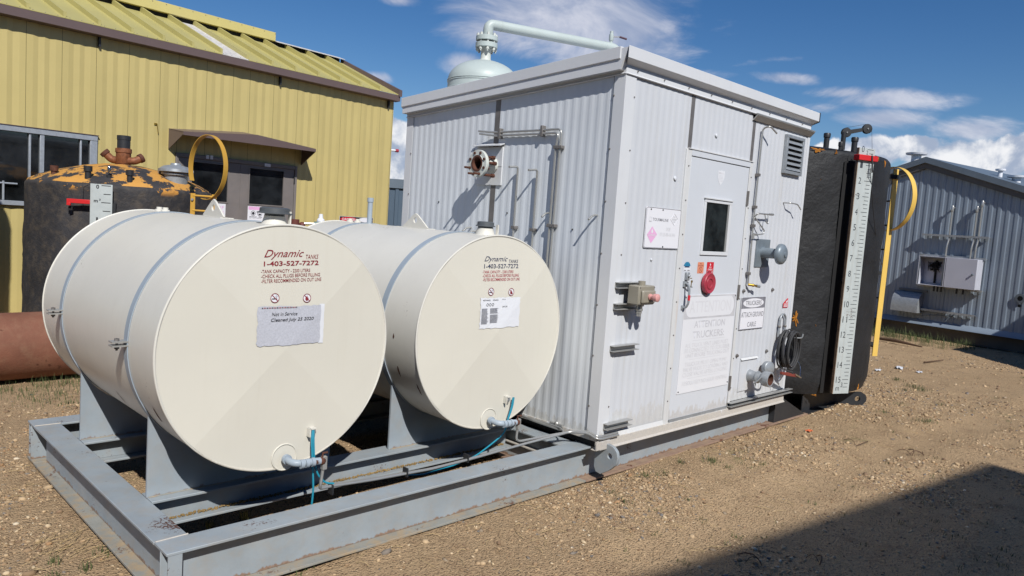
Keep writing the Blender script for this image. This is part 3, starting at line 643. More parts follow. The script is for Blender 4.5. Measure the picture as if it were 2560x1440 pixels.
def sheet(x0, x1, z0, z1, f, mt_, t, name, th, seed, ragged=.004):      # thin paper following the head, torn edges
    r_ = random.Random(seed); nx_, nz_ = 18, 12; vs = []
    for i in range(nx_ + 1):
        for j in range(nz_ + 1):
            u = x0 + (x1 - x0) * i / nx_ + (r_.uniform(-ragged, ragged) if i in (0, nx_) else 0); v = z0 + (z1 - z0) * j / nz_ + (r_.uniform(-ragged, ragged) if j in (0, nz_) else 0)
            p_ = f(u, v); vs.append((p_[0], p_[1] - th - r_.uniform(0, .0006), p_[2]))
    o_ = len(vs); vs += [(a_, b_ + .0012, c_) for a_, b_, c_ in vs]; fs = [(i * (nz_ + 1) + j, (i + 1) * (nz_ + 1) + j, (i + 1) * (nz_ + 1) + j + 1, i * (nz_ + 1) + j + 1) for i in range(nx_) for j in range(nz_)]
    mb = MB(); mb.add(vs, fs + [tuple(k + o_ for k in q_[::-1]) for q_ in fs]); return mb.build(name, mt_, t, smooth=0)
f = tsurf(X1)
sheet(-2.036 - X1, -2.007 - X1, 1.087 - Z_T, 1.299 - Z_T, f, PAPER, t1, 'notice_backing', .0006, 1, .001)
pn = sheet(-2.386 - X1, -2.030 - X1, 1.090 - Z_T, 1.292 - Z_T, f, PAPERG, t1, 'weathered_notice', .0014, 2, .004)
f2 = tsurf2(X1, .0042)
letter('Not in Service', o1(-2.311, -2.168, 1.244, 1.262, X1), f2, INK_K, pn, 'handwriting', shear=.25); letter('Cleaned July 25 2020', o1(-2.315, -2.072, 1.210, 1.232, X1), f2, INK_K, pn, 'handwriting', shear=.25, bold=.006)
for k in range(22):
    x_ = -2.365 - X1 + k * .009; flat([(x_, 1.283 - Z_T), (x_ + .006, 1.283 - Z_T), (x_ + .0055, 1.289 - Z_T), (x_ + .001, 1.289 - Z_T)], f2, INK_R if k % 3 else INK_K, pn, 'torn_print')
t2 = tank(X2, 'cream steel tank with navy lettering and a printed sheet, beside the white shack', INK_B, INK_PR, True)
tank_print(t2, X2, INK_B, INK_PR, [
    ('Dynamic', o1(-.850, -.640, 1.530, 1.572, X2), 1, .45, .003), ('TANKS', o1(-.628, -.542, 1.532, 1.554, X2), 1, .2, 0), ('1-403-527-7272', o1(-.850, -.538, 1.494, 1.522, X2), 1, 0, .012),
    ('-TANK CAPACITY - 2200 LITERS', o1(-.861, -.583, 1.462, 1.480, X2), 0, 0, .003), ('-CHECK ALL PLUGS BEFORE FILLING', o1(-.860, -.530, 1.437, 1.456, X2), 0, 0, .003), ('-FILTER RECOMMENDED ON OUT LINE', o1(-.857, -.521, 1.411, 1.430, X2), 0, 0, .003)],
    [(-.782 - X2, 1.343 - Z_T, .026), (-.597 - X2, 1.338 - Z_T, .026)], .012)
f = tsurf(X2)
ps = sheet(-.870 - X2, -.509 - X2, 1.102 - Z_T, 1.302 - Z_T, f, PAPER, t2, 'printed_sheet', .0014, 3, .004)
f2 = tsurf2(X2, .0042)
letter('METHANOL', o1(-.852, -.785, 1.283, 1.292, X2), f2, INK_K, ps, 'print'); letter('METHANOL', o1(-.765, -.715, 1.283, 1.292, X2), f2, INK_K, ps, 'print'); letter('UN1230', o1(-.678, -.632, 1.238, 1.248, X2), f2, INK_K, ps, 'print')
letter('METHANOL', o1(-.682, -.648, 1.288, 1.294, X2), f2, INK_G, ps, 'print')
for k in range(3): ringm((-.812 + k * .024 - X2, 1.258 - Z_T), .007, .0095, f2, INK_K, ps, 'print_symbol', 14)
for k in range(20):
    zz = 1.232 - k * .0052
    for a_, b_ in ((-.862, -.795), (-.788, -.706)):
        if random.random() < .88: flat([(a_ - X2, zz - Z_T), (b_ - random.uniform(0, .02) - X2, zz - Z_T), (b_ - .02 - X2, zz + .0022 - Z_T), (a_ - X2, zz + .0022 - Z_T)], f2, INK_G, ps, 'print_line')
# breather pipe on the second tank
mb = MB(); mb.lathe([(.02, -.02), (.02, .17), (.025, .172), (.025, .205), (.0, .206)], (X2, 1.89, Z_T + R_T), (0, 0, 1), 16); mb.build('breather_pipe', BANDM, t2)
# grounding tabs, weld pads and outlets on the heads
def outlet(t, xc, xo):
    f = tsurf(xc)
    mb = MB(); mb.lathe([(.07, 0), (.07, .004), (.0, .004)], (xc + xo - .0, f(xo, -.585)[1] + .003, Z_T - .585), (0, -1, 0), 32); 
    mb.tube([(xc + xo - .0 + .07 * math.cos(k / 28 * 6.283), f(xo, -.585)[1] - .002, Z_T - .585 + .07 * math.sin(k / 28 * 6.283)) for k in range(28)], .004, 6, closed=True); mb.build('outlet_pad', CREAM_HEAD, t)
    y = .355; z = .476
    a_ = (xc + xo, y, z)
    mb = MB(); mb.tube(bend([a_, (xc + xo, .262, z - .004), (xc + xo + .16, .25, z - .012)], .05, 8), .019, 14); pp = mb.build('outlet_pipe', BANDM, t)
    for k in (.02, .05, .085): mb = MB(); mb.cyl((xc + xo + k + .012, .252, z - .010), (xc + xo + k + .03, .251, z - .010), .0235, 14); mb.build('pipe_coupling', BANDM, t)
    mb = MB(); mb.cyl((xc + xo, .345, z), (xc + xo, .325, z), .026, 14); mb.build('pipe_coupling', BANDM, t)
    mb = MB(); mb.cyl((xc + xo + .115, .25, z - .010), (xc + xo + .165, .25, z - .012), .017, 12); mb.ball((xc + xo + .16, .25, z - .012), .022, 12, 8); mb.tube([(xc + xo + .16, .25, z), (xc + xo + .165, .25, z + .03), (xc + xo + .185, .235, z + .034)], .006, 6); mb.build('outlet_valve', RUST, t)
    mb = MB(); mb.box(xc + xo + .16, xc + xo + .185, .238, .262, z - .06, z + .01); mb.build('outlet_fitting', ALU, t)
    f0 = f(xo + .155, -.45); mb = MB(); mb.box(f0[0] - .025, f0[0] + .012, f0[1] - .03, f0[1] + .004, Z_T - .450, Z_T - .443); mb.box(f0[0] - .03, f0[0] - .022, f0[1] - .03, f0[1] + .004, Z_T - .49, Z_T - .443); mb.build('grounding_tab', CREAM, t)
    mb = MB(); mb.lathe([(.011, 0), (.011, .02), (.006, .02), (.006, .03)], (f0[0], f0[1] - .018, Z_T - .452), (0, 0, -1), 10); mb.build('grounding_bolt', GALV, t)
outlet(t1, X1, .03); outlet(t2, X2, .0)
# chipped spots on the underside
for t, xc, spots in ((t1, X1, ((-150.4, .545, .012, .05), (-143.9, 1.2, .008, .05), (-128, 1.5, .01, .03))), (t2, X2, ((-157.6, .59, .01, .04), (-148.4, .435, .007, .05), (-178, .60, .008, .02)))):
    for an, yy, a_, b_ in spots:
        vs = []
        for k in range(14):
            q_ = 2 * math.pi * k / 14; rr = random.uniform(.7, 1.15); th_ = math.radians(an) + b_ / R_T * math.cos(q_) * rr; vs.append((xc + (R_T + .0012) * math.cos(th_), yy + a_ * math.sin(q_) * rr, Z_T + (R_T + .0012) * math.sin(th_)))
        me = bpy.data.meshes.new('paint_chip'); me.from_pydata(vs, [], [tuple(range(14))]); me.update(); link('paint_chip', me, RUST, t)
# saddles welded to the skid
for xc in (X1, X2):
    for ys in (.735, 1.90):
        hw = .534; pts = [(xc - hw, ys, H), (xc - hw, ys, Z_T - math.sqrt((R_T + .008) ** 2 - hw ** 2))]
        a0 = math.atan2(pts[1][2] - Z_T, -hw); a1 = -math.pi - a0
        for k in range(1, 24):
            a_ = a0 + (a1 - a0) * k / 24 if a1 > a0 else a0 + (a1 + 0 - a0) * k / 24
            pts.append((xc + (R_T + .008) * math.cos(a_), ys, Z_T + (R_T + .008) * math.sin(a_)))
        pts += [(xc + hw, ys, pts[1][2]), (xc + hw, ys, H)]
        mb = MB(); n = len(pts) // 2                                   # strip of quads so the concave outline stays clean
        top_ = pts[1:-1]; vs = [p for p in top_] + [(p[0], ys, H + .001) for p in top_]; k_ = len(top_)
        vs2 = [(a_, b_ + .014, c_) for a_, b_, c_ in vs]
        fs = [(i, i + 1, k_ + i + 1, k_ + i) for i in range(k_ - 1)]; o2 = 2 * k_
        fs += [tuple(j + o2 for j in f_[::-1]) for f_ in fs] + [(i, o2 + i, o2 + i + 1, i + 1) for i in range(k_ - 1)] + [(0, k_, o2 + k_, o2), (k_ - 1, o2 + k_ - 1, o2 + 2 * k_ - 1, 2 * k_ - 1)]
        mb.add(vs + vs2, fs); mb.build('tank_saddle', GREYS, skid, smooth=0)
        mb = MB(); mb.tube([(xc - hw + .01, ys - .004, H + .003), (xc + hw - .01, ys - .004, H + .003)], .004, 6); mb.build('saddle_weld', FLANGEB, skid)

# tubing and cables running along the skid
tb = thing('tubing_run', (-1.2, .27, H), 'grey stainless tubing running from the tank outlets to the shack corner', 'tubing')
mb = MB(); mb.tube(bend([(-2.025, .25, .44), (-2.03, .262, .335), (-2.03, .27, .303), (-1.95, .275, .299), (-1.70, .272, .283), (-1.25, .27, .266), (-.95, .27, .271), (-.45, .25, .30), (-.1, .16, .352), (-.03, .05, .37), (-.028, -.02, .355), (.0, -.035, .349), (.19, -.04, .352)], .035, 6), .009, 10); mb.build('tube', STAIN, tb)
mb = MB(); mb.tube(bend([(-.545, .25, .44), (-.54, .262, .34), (-.50, .268, .318), (-.40, .268, .315), (-.2, .22, .33), (-.1, .175, .345), (-.04, .05, .362), (-.035, -.03, .34), (-.0, -.045, .335), (.19, -.05, .338)], .035, 6), .009, 10); mb.build('tube', STAIN, tb)
mb = MB(); mb.tube(bend([(-1.95, .292, .297), (-1.25, .287, .262), (-.95, .287, .267), (-.45, .265, .295), (-.12, .19, .336), (-.05, .3, .34), (-.05, .62, .335)], .05, 6), .007, 8); mb.build('tube', STAIN, tb)
for x_ in (-1.955, -1.45, -.97): mb = MB(); mb.box(x_ - .004, x_ + .004, .255, .302, .255, .308); mb.build('tube_tie', BLACKP, tb)
mb = MB(); mb.tube(bend([(-.03, .75, .33), (-.06, .55, .33), (-.05, .3, .325)], .03), .009, 8); mb.cyl((-.02, .42, .345), (-.02, .30, .345), .012, 8); mb.ball((-.02, .36, .35), .02, 8, 6); mb.build('tube_fitting', STAIN, tb)
cb = MB(); cb.tube(bend([(-2.045, .335, .612), (-2.05, .32, .55), (-2.048, .31, .46), (-2.03, .30, .37), (-1.98, .295, .315), (-1.93, .29, .305)], .04), .0055, 8); cb.tube(bend([(-2.052, .335, .612), (-2.062, .32, .55), (-2.058, .31, .46), (-2.05, .30, .30), (-2.055, .30, .21), (-2.06, .31, .14)], .04), .0055, 8)
tagt(cb.build('ground_cable', TEAL), 'thin teal grounding cable hanging from the red-lettered tank', 'cable')
cb = MB(); cb.tube(bend([(-.515, .335, .612), (-.527, .33, .55), (-.562, .33, .465), (-.575, .34, .37), (-.667, .35, .314), (-.819, .35, .248), (-1.057, .35, .215), (-1.27, .34, .211), (-1.4, .32, .24)], .05), .0055, 8); cb.tube(bend([(-.525, .335, .612), (-.537, .33, .55), (-.570, .33, .455)], .02), .004, 8)
tagt(cb.build('ground_cable', TEAL), 'teal grounding cable looping down from the navy-lettered tank', 'cable')

# ================================================================== SHACK
XW, YW = 2.872, 2.405; ZB = .335
ztop = lambda y: 2.862 - .0747 * y
sh_ = thing('equipment_shack', (1.44, 1.2, H), 'white ribbed metal equipment shack with a door, on the skid', 'shack')
def corr(pts_a, fn, z0, z1f, pitch=.0762, dep=.011, base=0.0):          # ribbed sheet along one wall: fn(a, off, z) -> world
    a0, a1 = pts_a; prof = []; a = a0
    cyc = ((0, 0), (.25, 0), (.5, 1), (.75, 1))
    k = 0
    while a0 + k * pitch < a1 + pitch:
        for t, h in cyc:
            x = a0 + (k + t) * pitch
            if x <= a1: prof.append((x, base + h * dep))
        k += 1
    if prof[-1][0] < a1 - 1e-4: prof.append((a1, prof[-1][1]))
    n = len(prof); vs = [fn(x, o, z0) for x, o in prof] + [fn(x, o, z1f(x)) for x, o in prof]
    mb = MB(); mb.add(vs, [(i, i + 1, n + i + 1, n + i) for i in range(n - 1)]); return mb
endw = lambda a, o, z: (-o, a, z); doorw = lambda a, o, z: (a, -o, z)
mb = MB(); mb.box(.012, XW, .012, YW - .01, H + .002, 2.66); mb.build('wall_core', DARKGAP, sh_)
mb = MB(); mb.prism([(.013, .013, 2.66), (.013, YW - .011, 2.66), (.013, YW - .011, 2.69), (.013, .013, 2.86)], (XW - .014, 0, 0)); mb.build('roof_core', DARKGAP, sh_)
for a0, a1 in ((.078, 1.203), (1.255, 2.330)): corr((a0, a1), endw, ZB, ztop, dep=.0021, base=.006).build('end_wall_panel', WHITE_E, sh_, smooth=0)
corr((.10, .820), doorw, ZB, lambda x: 2.855, dep=.0015, base=.006).build('door_wall_panel', WHITE, sh_, smooth=0)
corr((.862, 1.782), doorw, 2.452, lambda x: 2.855, dep=.0015, base=.006).build('door_wall_panel', WHITE, sh_, smooth=0)
corr((1.828, 2.868), doorw, .372, lambda x: 2.80, dep=.0015, base=.006).build('door_wall_panel', WHITE, sh_, smooth=0)
mb = MB(); mb.box(XW - .002, XW + .004, .0, YW, ZB, 2.68); mb.build('back_wall', WHITE, sh_); mb = MB(); mb.box(.0, XW, YW - .008, YW, ZB, 2.68); mb.build('back_wall', WHITE, sh_)
# seam strips and corner trims
mb = MB(); mb.box(-.009, .004, 1.200, 1.257, 1.0, ztop(1.23)); mb.build('seam_strip', GALVD, sh_)
mb = MB(); mb.box(.818, .866, -.008, .004, 2.452, 2.855); mb.build('seam_strip', GALVD, sh_); mb = MB(); mb.box(1.780, 1.826, -.008, .004, 2.452, 2.83); mb.build('seam_strip', GALVD, sh_)
mb = MB(); mb.prism([(-.016, -.016, ZB - .01), (-.016, .080, ZB - .01), (-.013, .080, ZB - .01), (-.013, -.013, ZB - .01), (.104, -.013, ZB - .01), (.104, -.016, ZB - .01)], (0, 0, 2.86 - ZB)); mb.build('corner_trim', TRIM, sh_, smooth=0, bevel=.002)
mb = MB(); mb.prism([(-.014, 2.322, ZB), (-.014, YW + .012, ZB), (.06, YW + .012, ZB), (.06, YW, ZB), (-.011, YW, ZB), (-.011, 2.322, ZB)], (0, 0, ztop(2.4) - ZB)); mb.build('corner_trim', TRIM, sh_, smooth=0, bevel=.002)
mb = MB(); mb.box(2.835, XW + .008, -.013, .0, .372, 2.80); mb.build('corner_trim', TRIM, sh_)
mb = MB(); mb.tube([(-.0165, .083, ZB), (-.0165, .083, 2.85)], .0018, 6); mb.build('trim_edge', CABD, sh_)
# base trims
mb = MB(); mb.box(-.014, .0, -.012, YW, .308, ZB + .004); mb.build('base_trim', TRIM, sh_)
mb = MB(); mb.prism([(.10, -.012, .318), (.10, -.014, .352), (.10, -.024, .318)], (.70, 0, 0)); mb.build('base_drip_strip', FRAME_RUST, sh_)
mb = MB(); mb.prism([(-.02, -.010, .325), (-.02, -.030, .318), (-.02, -.034, .268), (-.02, -.046, .256), (-.02, -.046, .252), (-.02, -.005, .252)], (2.862, 0, 0)); mb.build('skirt', TRIM, sh_, smooth=0)
mb = MB(); mb.box(-.055, .094, -.052, -.040, .255, .318); mb.box(-.055, -.012, -.052, .0, .255, .262); mb.build('skirt_corner', TRIM, sh_, bevel=.002)
mb = MB(); mb.box(1.775, 2.965, -.062, -.014, .334, .340); mb.box(1.775, 2.965, -.020, -.014, .340, .370); mb.box(1.775, 2.965, -.062, -.014, .366, .372); mb.build('base_channel', ALU, sh_, bevel=.002)
# roof edge: sloping shed roof with a deep fascia
zc = lambda y: 3.024 - .0752 * (y + .07)
def fascia(name, prof, path_fn, ends, mt_):
    vs = []; n = len(prof)
    for e in ends: vs += [path_fn(e, o, z) for o, z in prof]
    mb = MB(); fs = []
    for j in range(len(ends) - 1): fs += [(j * n + i, j * n + (i + 1) % n, (j + 1) * n + (i + 1) % n, (j + 1) * n + i) for i in range(n)]
    fs += [tuple(range(n)), tuple(range((len(ends) - 1) * n, len(ends) * n))]
    mb.add(vs, fs); return mb.build(name, mt_, sh_, smooth=0, bevel=.002)
cap = [(.08, 0), (.08, -.079), (.072, -.083), (.02, -.108), (.0, -.108), (.0, 0)]
fascia('roof_fascia', cap, lambda y, o, z: (-o, y - (o * .875 if y < 0 else 0), zc(y) + z), (0.0, 2.43), TRIM)
fascia('roof_fascia', cap, lambda x, o, z: (x - (o if x <= 0 else 0), -o * .875, 3.0187 + z), (0.0, 2.905), TRIM)
strip = [(.018, -.108), (.020, -.160), (.028, -.168), (.024, -.172), (.0, -.172), (.0, -.108)]
fascia('roof_trim_strip', strip, lambda y, o, z: (-o, y, zc(y) + z), (-.018, 2.415), TRIM)
fascia('roof_trim_strip', strip, lambda x, o, z: (x, -o, 3.0187 + z), (-.018, 2.862), TRIM)
mb = MB(); mb.prism([(-.07, -.06, 3.012), (-.07, 2.42, 2.826), (-.07, 2.42, 2.70), (-.07, -.0, 2.87)], (2.96, 0, 0)); mb.build('roof', TRIM, sh_)
mb = MB(); mb.prism([(2.907, -.072, 3.022), (2.907, -.072, 2.935), (2.887, .0, 2.90), (2.887, .03, 2.86), (2.887, 2.43, 2.70), (2.907, 2.43, 2.84)], (.012, 0, 0)); mb.build('roof_end_cap', BLACKS, sh_)
mb = MB(); mb.box(1.755, 2.885, -.055, -.014, 2.842, 2.850); mb.prism([(1.755, -.058, 2.835), (1.755, -.050, 2.842), (1.755, -.016, 2.800), (1.755, -.020, 2.793)], (1.12, 0, 0)); mb.build('eave_gutter', ALU, sh_)
# screws and rivets
sc_ = MB()
for k in range(7): sc_.ball((-.018, .074, .55 + k * .36), .007, 6, 4); sc_.ball((.09, -.018, .55 + k * .36), .006, 6, 4); sc_.ball((-.016, 2.33, .55 + k * .36), .007, 6, 4)
for k in range(9): sc_.ball((-.03, .1 + k * .27, zc(.1 + k * .27) - .135), .006, 6, 4); sc_.ball((.1 + k * .32, -.026, 3.0187 - .135), .006, 6, 4)
for k in range(8): sc_.ball((.832, -.022, .5 + k * .26), .006, 6, 4); sc_.ball((1.806, -.022, .5 + k * .26), .006, 6, 4)
so3 = sc_.build('screw_heads', GALVD, sh_); so3['kind'] = 'stuff'
for x_, z_ in ((1.884, 1.347), (2.422, 1.35), (1.878, .777), (2.425, .778)):
    mb = MB(); mb.lathe([(.017, 0), (.015, .008), (.009, .010), (.009, .016), (0, .017)], (x_, -.012, z_), (0, -1, 0), 12); mb.build('wall_bolt', GALVD, sh_)
for x_, z_, r_ in ((1.205, 2.594, .016), (.682, 2.211, .018), (.465, 1.60, .010)):
    mb = MB(); mb.lathe([(r_, 0), (r_ * .95, .005), (r_ * .6, .009), (0, .010)], (x_, -.010, z_), (0, -1, .25), 14); mb.build('wall_dent', WHITE, sh_)
for y_, z_ in ((1.48, 2.36), (1.045, 1.87), (1.9, 1.93), (.36, 1.78), (.62, .62)):
    mb = MB(); mb.ball((-.011, y_, z_), .007, 8, 5); mb.build('rivet_hole', BLACKP, sh_)
# ---- door
dr = MB(); dr.box(.872, 1.772, -.016, .012, .334, 2.394); door = dr.build('door', DOORM, sh_, bevel=.002)
mb = MB(); mb.box(.796, .866, -.020, .004, .30, 2.447); mb.build('door_frame', FRAME_RUST, sh_, bevel=.002)
mb = MB(); mb.box(1.778, 1.818, -.020, .004, .29, 2.447); mb.build('door_frame', FRAME_RUST, sh_, bevel=.002)
mb = MB(); mb.box(.866, 1.778, -.022, .004, 2.400, 2.452); mb.build('door_frame', DOORM, sh_, bevel=.002)
mb = MB(); mb.box(.810, 1.832, -.028, .002, 2.447, 2.4535); mb.build('drip_edge', FRAME_RUST, sh_)
mb = MB(); mb.box(.866, 1.778, -.026, .004, .282, .302); mb.build('threshold', GALVD, sh_); mb = MB(); mb.box(.874, 1.768, -.022, -.014, .312, .345); mb.build('kick_strip', GALV, door)
for z_ in (2.14, 1.34, .545):
    mb = MB(); mb.box(1.766, 1.786, -.024, -.012, z_ - .062, z_ + .062); mb.cyl((1.782, -.026, z_ - .062), (1.782, -.026, z_ + .062), .0075, 8); mb.build('hinge', GALVD, door)
# door window
for nm, b_ in (('window_frame', (1.108, 1.532, -.026, -.014, 2.066, 2.092)), ('window_frame', (1.108, 1.532, -.026, -.014, 1.648, 1.678)), ('window_frame', (1.108, 1.136, -.0255, -.014, 1.678, 2.066)), ('window_frame', (1.496, 1.532, -.0255, -.014, 1.678, 2.066))):
    mb = MB(); mb.box(*b_); mb.build(nm, TRIM, door, bevel=.002)
mb = MB(); mb.box(1.100, 1.540, -.034, -.014, 2.093, 2.101); mb.build('window_drip', FRAME_RUST, door)
mb = MB(); mb.box(1.136, 1.496, -.0205, -.017, 1.678, 2.066); wp = mb.build('window_pane', MESHG, door)
mb = MB(); mb.box(1.470, 1.4955, -.0235, -.0206, 1.679, 2.065); mb.build('window_bead', ALU, door)
# lock and handle
mb = MB(); mb.box(.922, .962, -.040, -.016, 1.445, 1.510); mb.lathe([(.012, 0), (.012, .012)], (.942, -.040, 1.482), (0, -1, 0), 14); mb.build('lock', GALV, door, bevel=.006)
mb = MB(); mb.lathe([(.011, 0), (.011, .003), (0, .003)], (.966, -.056, 1.44), (0, -1, 0), 14); mb.box(.958, .966, -.058, -.055, 1.40, 1.43); mb.box(.944, .968, -.056, -.052, 1.462, 1.468); mb.build('key', BRASS, door)
mb = MB(); mb.tube(bend([(.925, -.02, 1.425), (.925, -.055, 1.42), (.925, -.068, 1.38), (.925, -.070, 1.27), (.925, -.05, 1.236), (.925, -.02, 1.234)], .015), .009, 8); mb.box(.906, .946, -.030, -.016, 1.395, 1.44); mb.box(.908, .944, -.026, -.016, 1.218, 1.25); mb.tube([(.93, -.03, 1.405), (.955, -.05, 1.40), (.985, -.052, 1.396)], .006, 6); mb.build('handle', GALV, door); 
mb = MB(); mb.tube([(.925, -.0705, 1.335), (.925, -.0705, 1.295)], .0105, 8); mb.build('handle_sleeve', STRED, door)
DF = lambda d: (lambda u, v: (u, d, v))
# stickers on the door
s_ = flat([(1.276, 2.33), (1.300, 2.326), (1.325, 2.333), (1.352, 2.326), (1.377, 2.331), (1.378, 2.28), (1.362, 2.245), (1.325, 2.213), (1.290, 2.245), (1.275, 2.28)], DF(-.0172), PAPER, door, 'shield_sticker')
flat([(1.285, 2.302), (1.368, 2.302), (1.366, 2.316), (1.287, 2.316)], DF(-.0178), INK_F, s_, 'print_line')
for k in range(5): flat([(1.292, 2.288 - k * .011), (1.36, 2.288 - k * .011), (1.358, 2.291 - k * .011), (1.294, 2.291 - k * .011)], DF(-.0178), INK_F, s_, 'print_line')
s_ = flat(rrect(.892, .994, 1.517, 1.578, .008), DF(-.0172), PAPER, door, 'blue_dome_sticker')
flat([(.894, 1.556)] + [(.943 + .048 * math.cos(math.radians(a_)), 1.556 + .034 * math.sin(math.radians(a_))) for a_ in range(180, -1, -15)], DF(-.0178), STBLU, s_, 'print')
flat([(.905, 1.546), (.982, 1.546), (.975, 1.556), (.912, 1.556)], DF(-.0178), INK_B, s_, 'print'); flat([(.902, 1.522), (.935, 1.522), (.935, 1.526), (.902, 1.526)], DF(-.0178), INK_K, s_, 'print'); flat([(.95, 1.522), (.985, 1.522), (.985, 1.526), (.95, 1.526)], DF(-.0178), INK_K, s_, 'print')
s_ = flat(rrect(1.096, 1.190, 1.500, 1.590, .008), DF(-.0172), STORG, door, 'no_smoking_sticker')
letter('NO', (1.128, 1.158, 1.573, 1.584), DF(-.0178), INK_R, s_, 'print'); letter('SMOKING', (1.103, 1.183, 1.556, 1.568), DF(-.0178), INK_R, s_, 'print'); ringm((1.143, 1.528), .020, .024, DF(-.0178), INK_R, s_, 'print', 22); flat(slash((1.143, 1.528), .02, .002), DF(-.0178), INK_R, s_, 'print')
s_ = flat(rrect(1.234, 1.340, 1.497, 1.592, .004), DF(-.0172), STRED, door, 'no_open_flame_sticker')
flat(flame((1.287, 1.574), .024), DF(-.0178), PAPER, s_, 'print'); letter('NO', (1.270, 1.304, 1.543, 1.556), DF(-.0178), PAPER, s_, 'print', bold=.01); letter('OPEN', (1.252, 1.322, 1.525, 1.538), DF(-.0178), PAPER, s_, 'print', bold=.01); letter('FLAME', (1.245, 1.330, 1.504, 1.519), DF(-.0178), PAPER, s_, 'print', bold=.01)
# red coupling cap hanging on the door
rc = thing('red_coupling_cap', (1.245, -.02, 1.34), 'round red plastic coupling cap hanging on the white door', 'cap')
mb = MB(); mb.lathe([(.060, 0), (.0835, .006), (.0845, .034), (.078, .040), (.070, .036), (.05, .034), (.047, .039), (.036, .039), (.033, .033), (0, .033)], (1.245, -.020, 1.423), (0, -1, 0), 40); mb.build('cap_body', RED, rc)
mb = MB(); mb.box(1.245, 1.285, -.035, -.022, 1.500, 1.520); mb.prism([(1.235, -.035, 1.342), (1.262, -.035, 1.342), (1.248, -.035, 1.326)], (0, .012, 0)); mb.build('cap_tab', RED, rc)
# ---- signs
def sign(name, x0, x1, z0, z1, y, label, mt_=SIGNW, r=.012, th=.004):
    o = thing(name, ((x0 + x1) / 2, y, z0), label, 'sign'); mb = MB(); mb.prism([(a_, y, b_) for a_, b_ in rrect(x0, x1, z0, z1, r)], (0, -th, 0)); mb.build('sign_panel', mt_, o, smooth=0); return o, DF(y - th - .0008), DF(y - th - .0014)
o, f1, f2 = sign('site_sign', .345, .795, 1.685, 1.983, -.013, 'white site sign with faded pink diamond beside the door')
mb = MB(); mb.tube([(a_, -.0175, b_) for a_, b_ in rrect(.349, .791, 1.689, 1.979, .012)], .0018, 5, closed=True); mb.build('sign_border', INK_G, o)
letter('TOURMALINE', (.432, .632, 1.884, 1.906), f1, INK_G, o, bold=.002); ringm((.402, 1.893), .017, .020, f1, INK_F, o, 'emblem', 6); flat([(.385, 1.877), (.42, 1.877), (.413, 1.883), (.392, 1.883)], f1, INK_F, o, 'emblem')
letter('DOE', (.612, .668, 1.816, 1.842), f1, INK_F, o); letter('07-25-80-16 W6', (.537, .737, 1.776, 1.802), f1, INK_F, o)
dm = flat([(.433, 1.843), (.500, 1.786), (.432, 1.720), (.374, 1.781)], f1, INK_P, o, 'pink_diamond'); flat(flame((.435, 1.812), .036), f2, SIGNW, dm, 'flame'); letter('FLAMMABLE', (.388, .484, 1.772, 1.787), f2, SIGNW, dm, 'print')
vs_ = [(.705, 1.951), (.757, 1.908), (.714, 1.862), (.656, 1.906)]
mb = MB(); mb.tube([(a_, -.0178, b_) for a_, b_ in vs_], .0014, 5, closed=True); dm = mb.build('white_diamond', INK_F, o); letter('H2S', (.694, .722, 1.918, 1.930), f1, INK_F, dm, 'print'); letter('POISONOUS', (.675, .742, 1.899, 1.911), f1, INK_F, dm, 'print'); letter('GAS', (.696, .724, 1.884, 1.894), f1, INK_F, dm, 'print')
mb = MB()
for x_, z_ in ((.40, 1.966), (.55, 1.968), (.585, 1.698)): mb.ball((x_, -.018, z_), .006, 6, 4)
mb.build('sign_screws', INK_K, o)
o, f1, f2 = sign('attention_sign', .952, 1.748, .537, 1.328, -.0165, 'large sun-bleached attention truckers sign on the lower half of the door', SIGNB, .006)
flat([(.956, 1.324), (1.744, 1.324), (1.744, 1.136), (.956, 1.136)], f1, INK_FD, o, 'header_band'); flat(rrect(.975, 1.722, 1.150, 1.312, .075, 8), f2, SIGNB, o, 'header_panel'); letter('ATTENTION', (1.03, 1.67, 1.185, 1.28), DF(-.0226), mat('ghost_ink', S(219, 219, 224), .45, var=.03), o, bold=.0)
letter('ATTENTION', (1.12, 1.60, 1.060, 1.118), f1, INK_H, o, bold=.015); letter('TRUCKERS:', (1.11, 1.60, .975, 1.034), f1, INK_H, o, bold=.015)
flat([(1.12, .957), (1.62, .957), (1.62, .960), (1.12, .960)], f1, INK_F, o, 'rule')
for i, tx in enumerate(('ALL TRUCK VENT LINES MUST', 'BE CONNECTED TO SCRUBBER', 'UNIT BEFORE TRUCKING OUT', '', 'TRUCKER MUST OPEN PUMP', 'VALVE PRIOR TO LOADING AND', 'CLOSE VALVE AFTER LOADING', '', 'ABSOLUTELY NO SOUR VENTING')):
    zz = .905 - i * .0415 + (.012 if i > 3 else 0) + (.012 if i > 7 else 0)
    if tx: letter(tx, (1.015 + (.02 if i in (2, 4) else 0), 1.715 - (.03 if i in (0, 4) else 0), zz, zz + .034), f1, INK_F, o)
    else: flat([(1.09, zz + .026), (1.60, zz + .026), (1.60, zz + .028), (1.09, zz + .028)], f1, INK_F, o, 'rule')
mb = MB()
for x_, z_ in ((.972, .555), (1.735, .56), (1.735, 1.31), (.965, 1.31)): mb.ball((x_, -.021, z_), .006, 6, 4)
mb.build('sign_screws', INK_K, o)
o, f1, f2 = sign('truckers_sign', 1.860, 2.297, 1.003, 1.291, -.013, 'truckers attach ground cable sign with a grey header band', SIGNW, .004)
mb = MB(); mb.tube([(a_, -.0178, b_) for a_, b_ in rrect(1.864, 2.293, 1.007, 1.287, .006)], .0022, 5, closed=True); mb.build('sign_border', INK_G, o)
flat([(1.866, 1.285), (2.291, 1.285), (2.291, 1.190), (1.866, 1.190)], f1, INK_G, o, 'header_band')
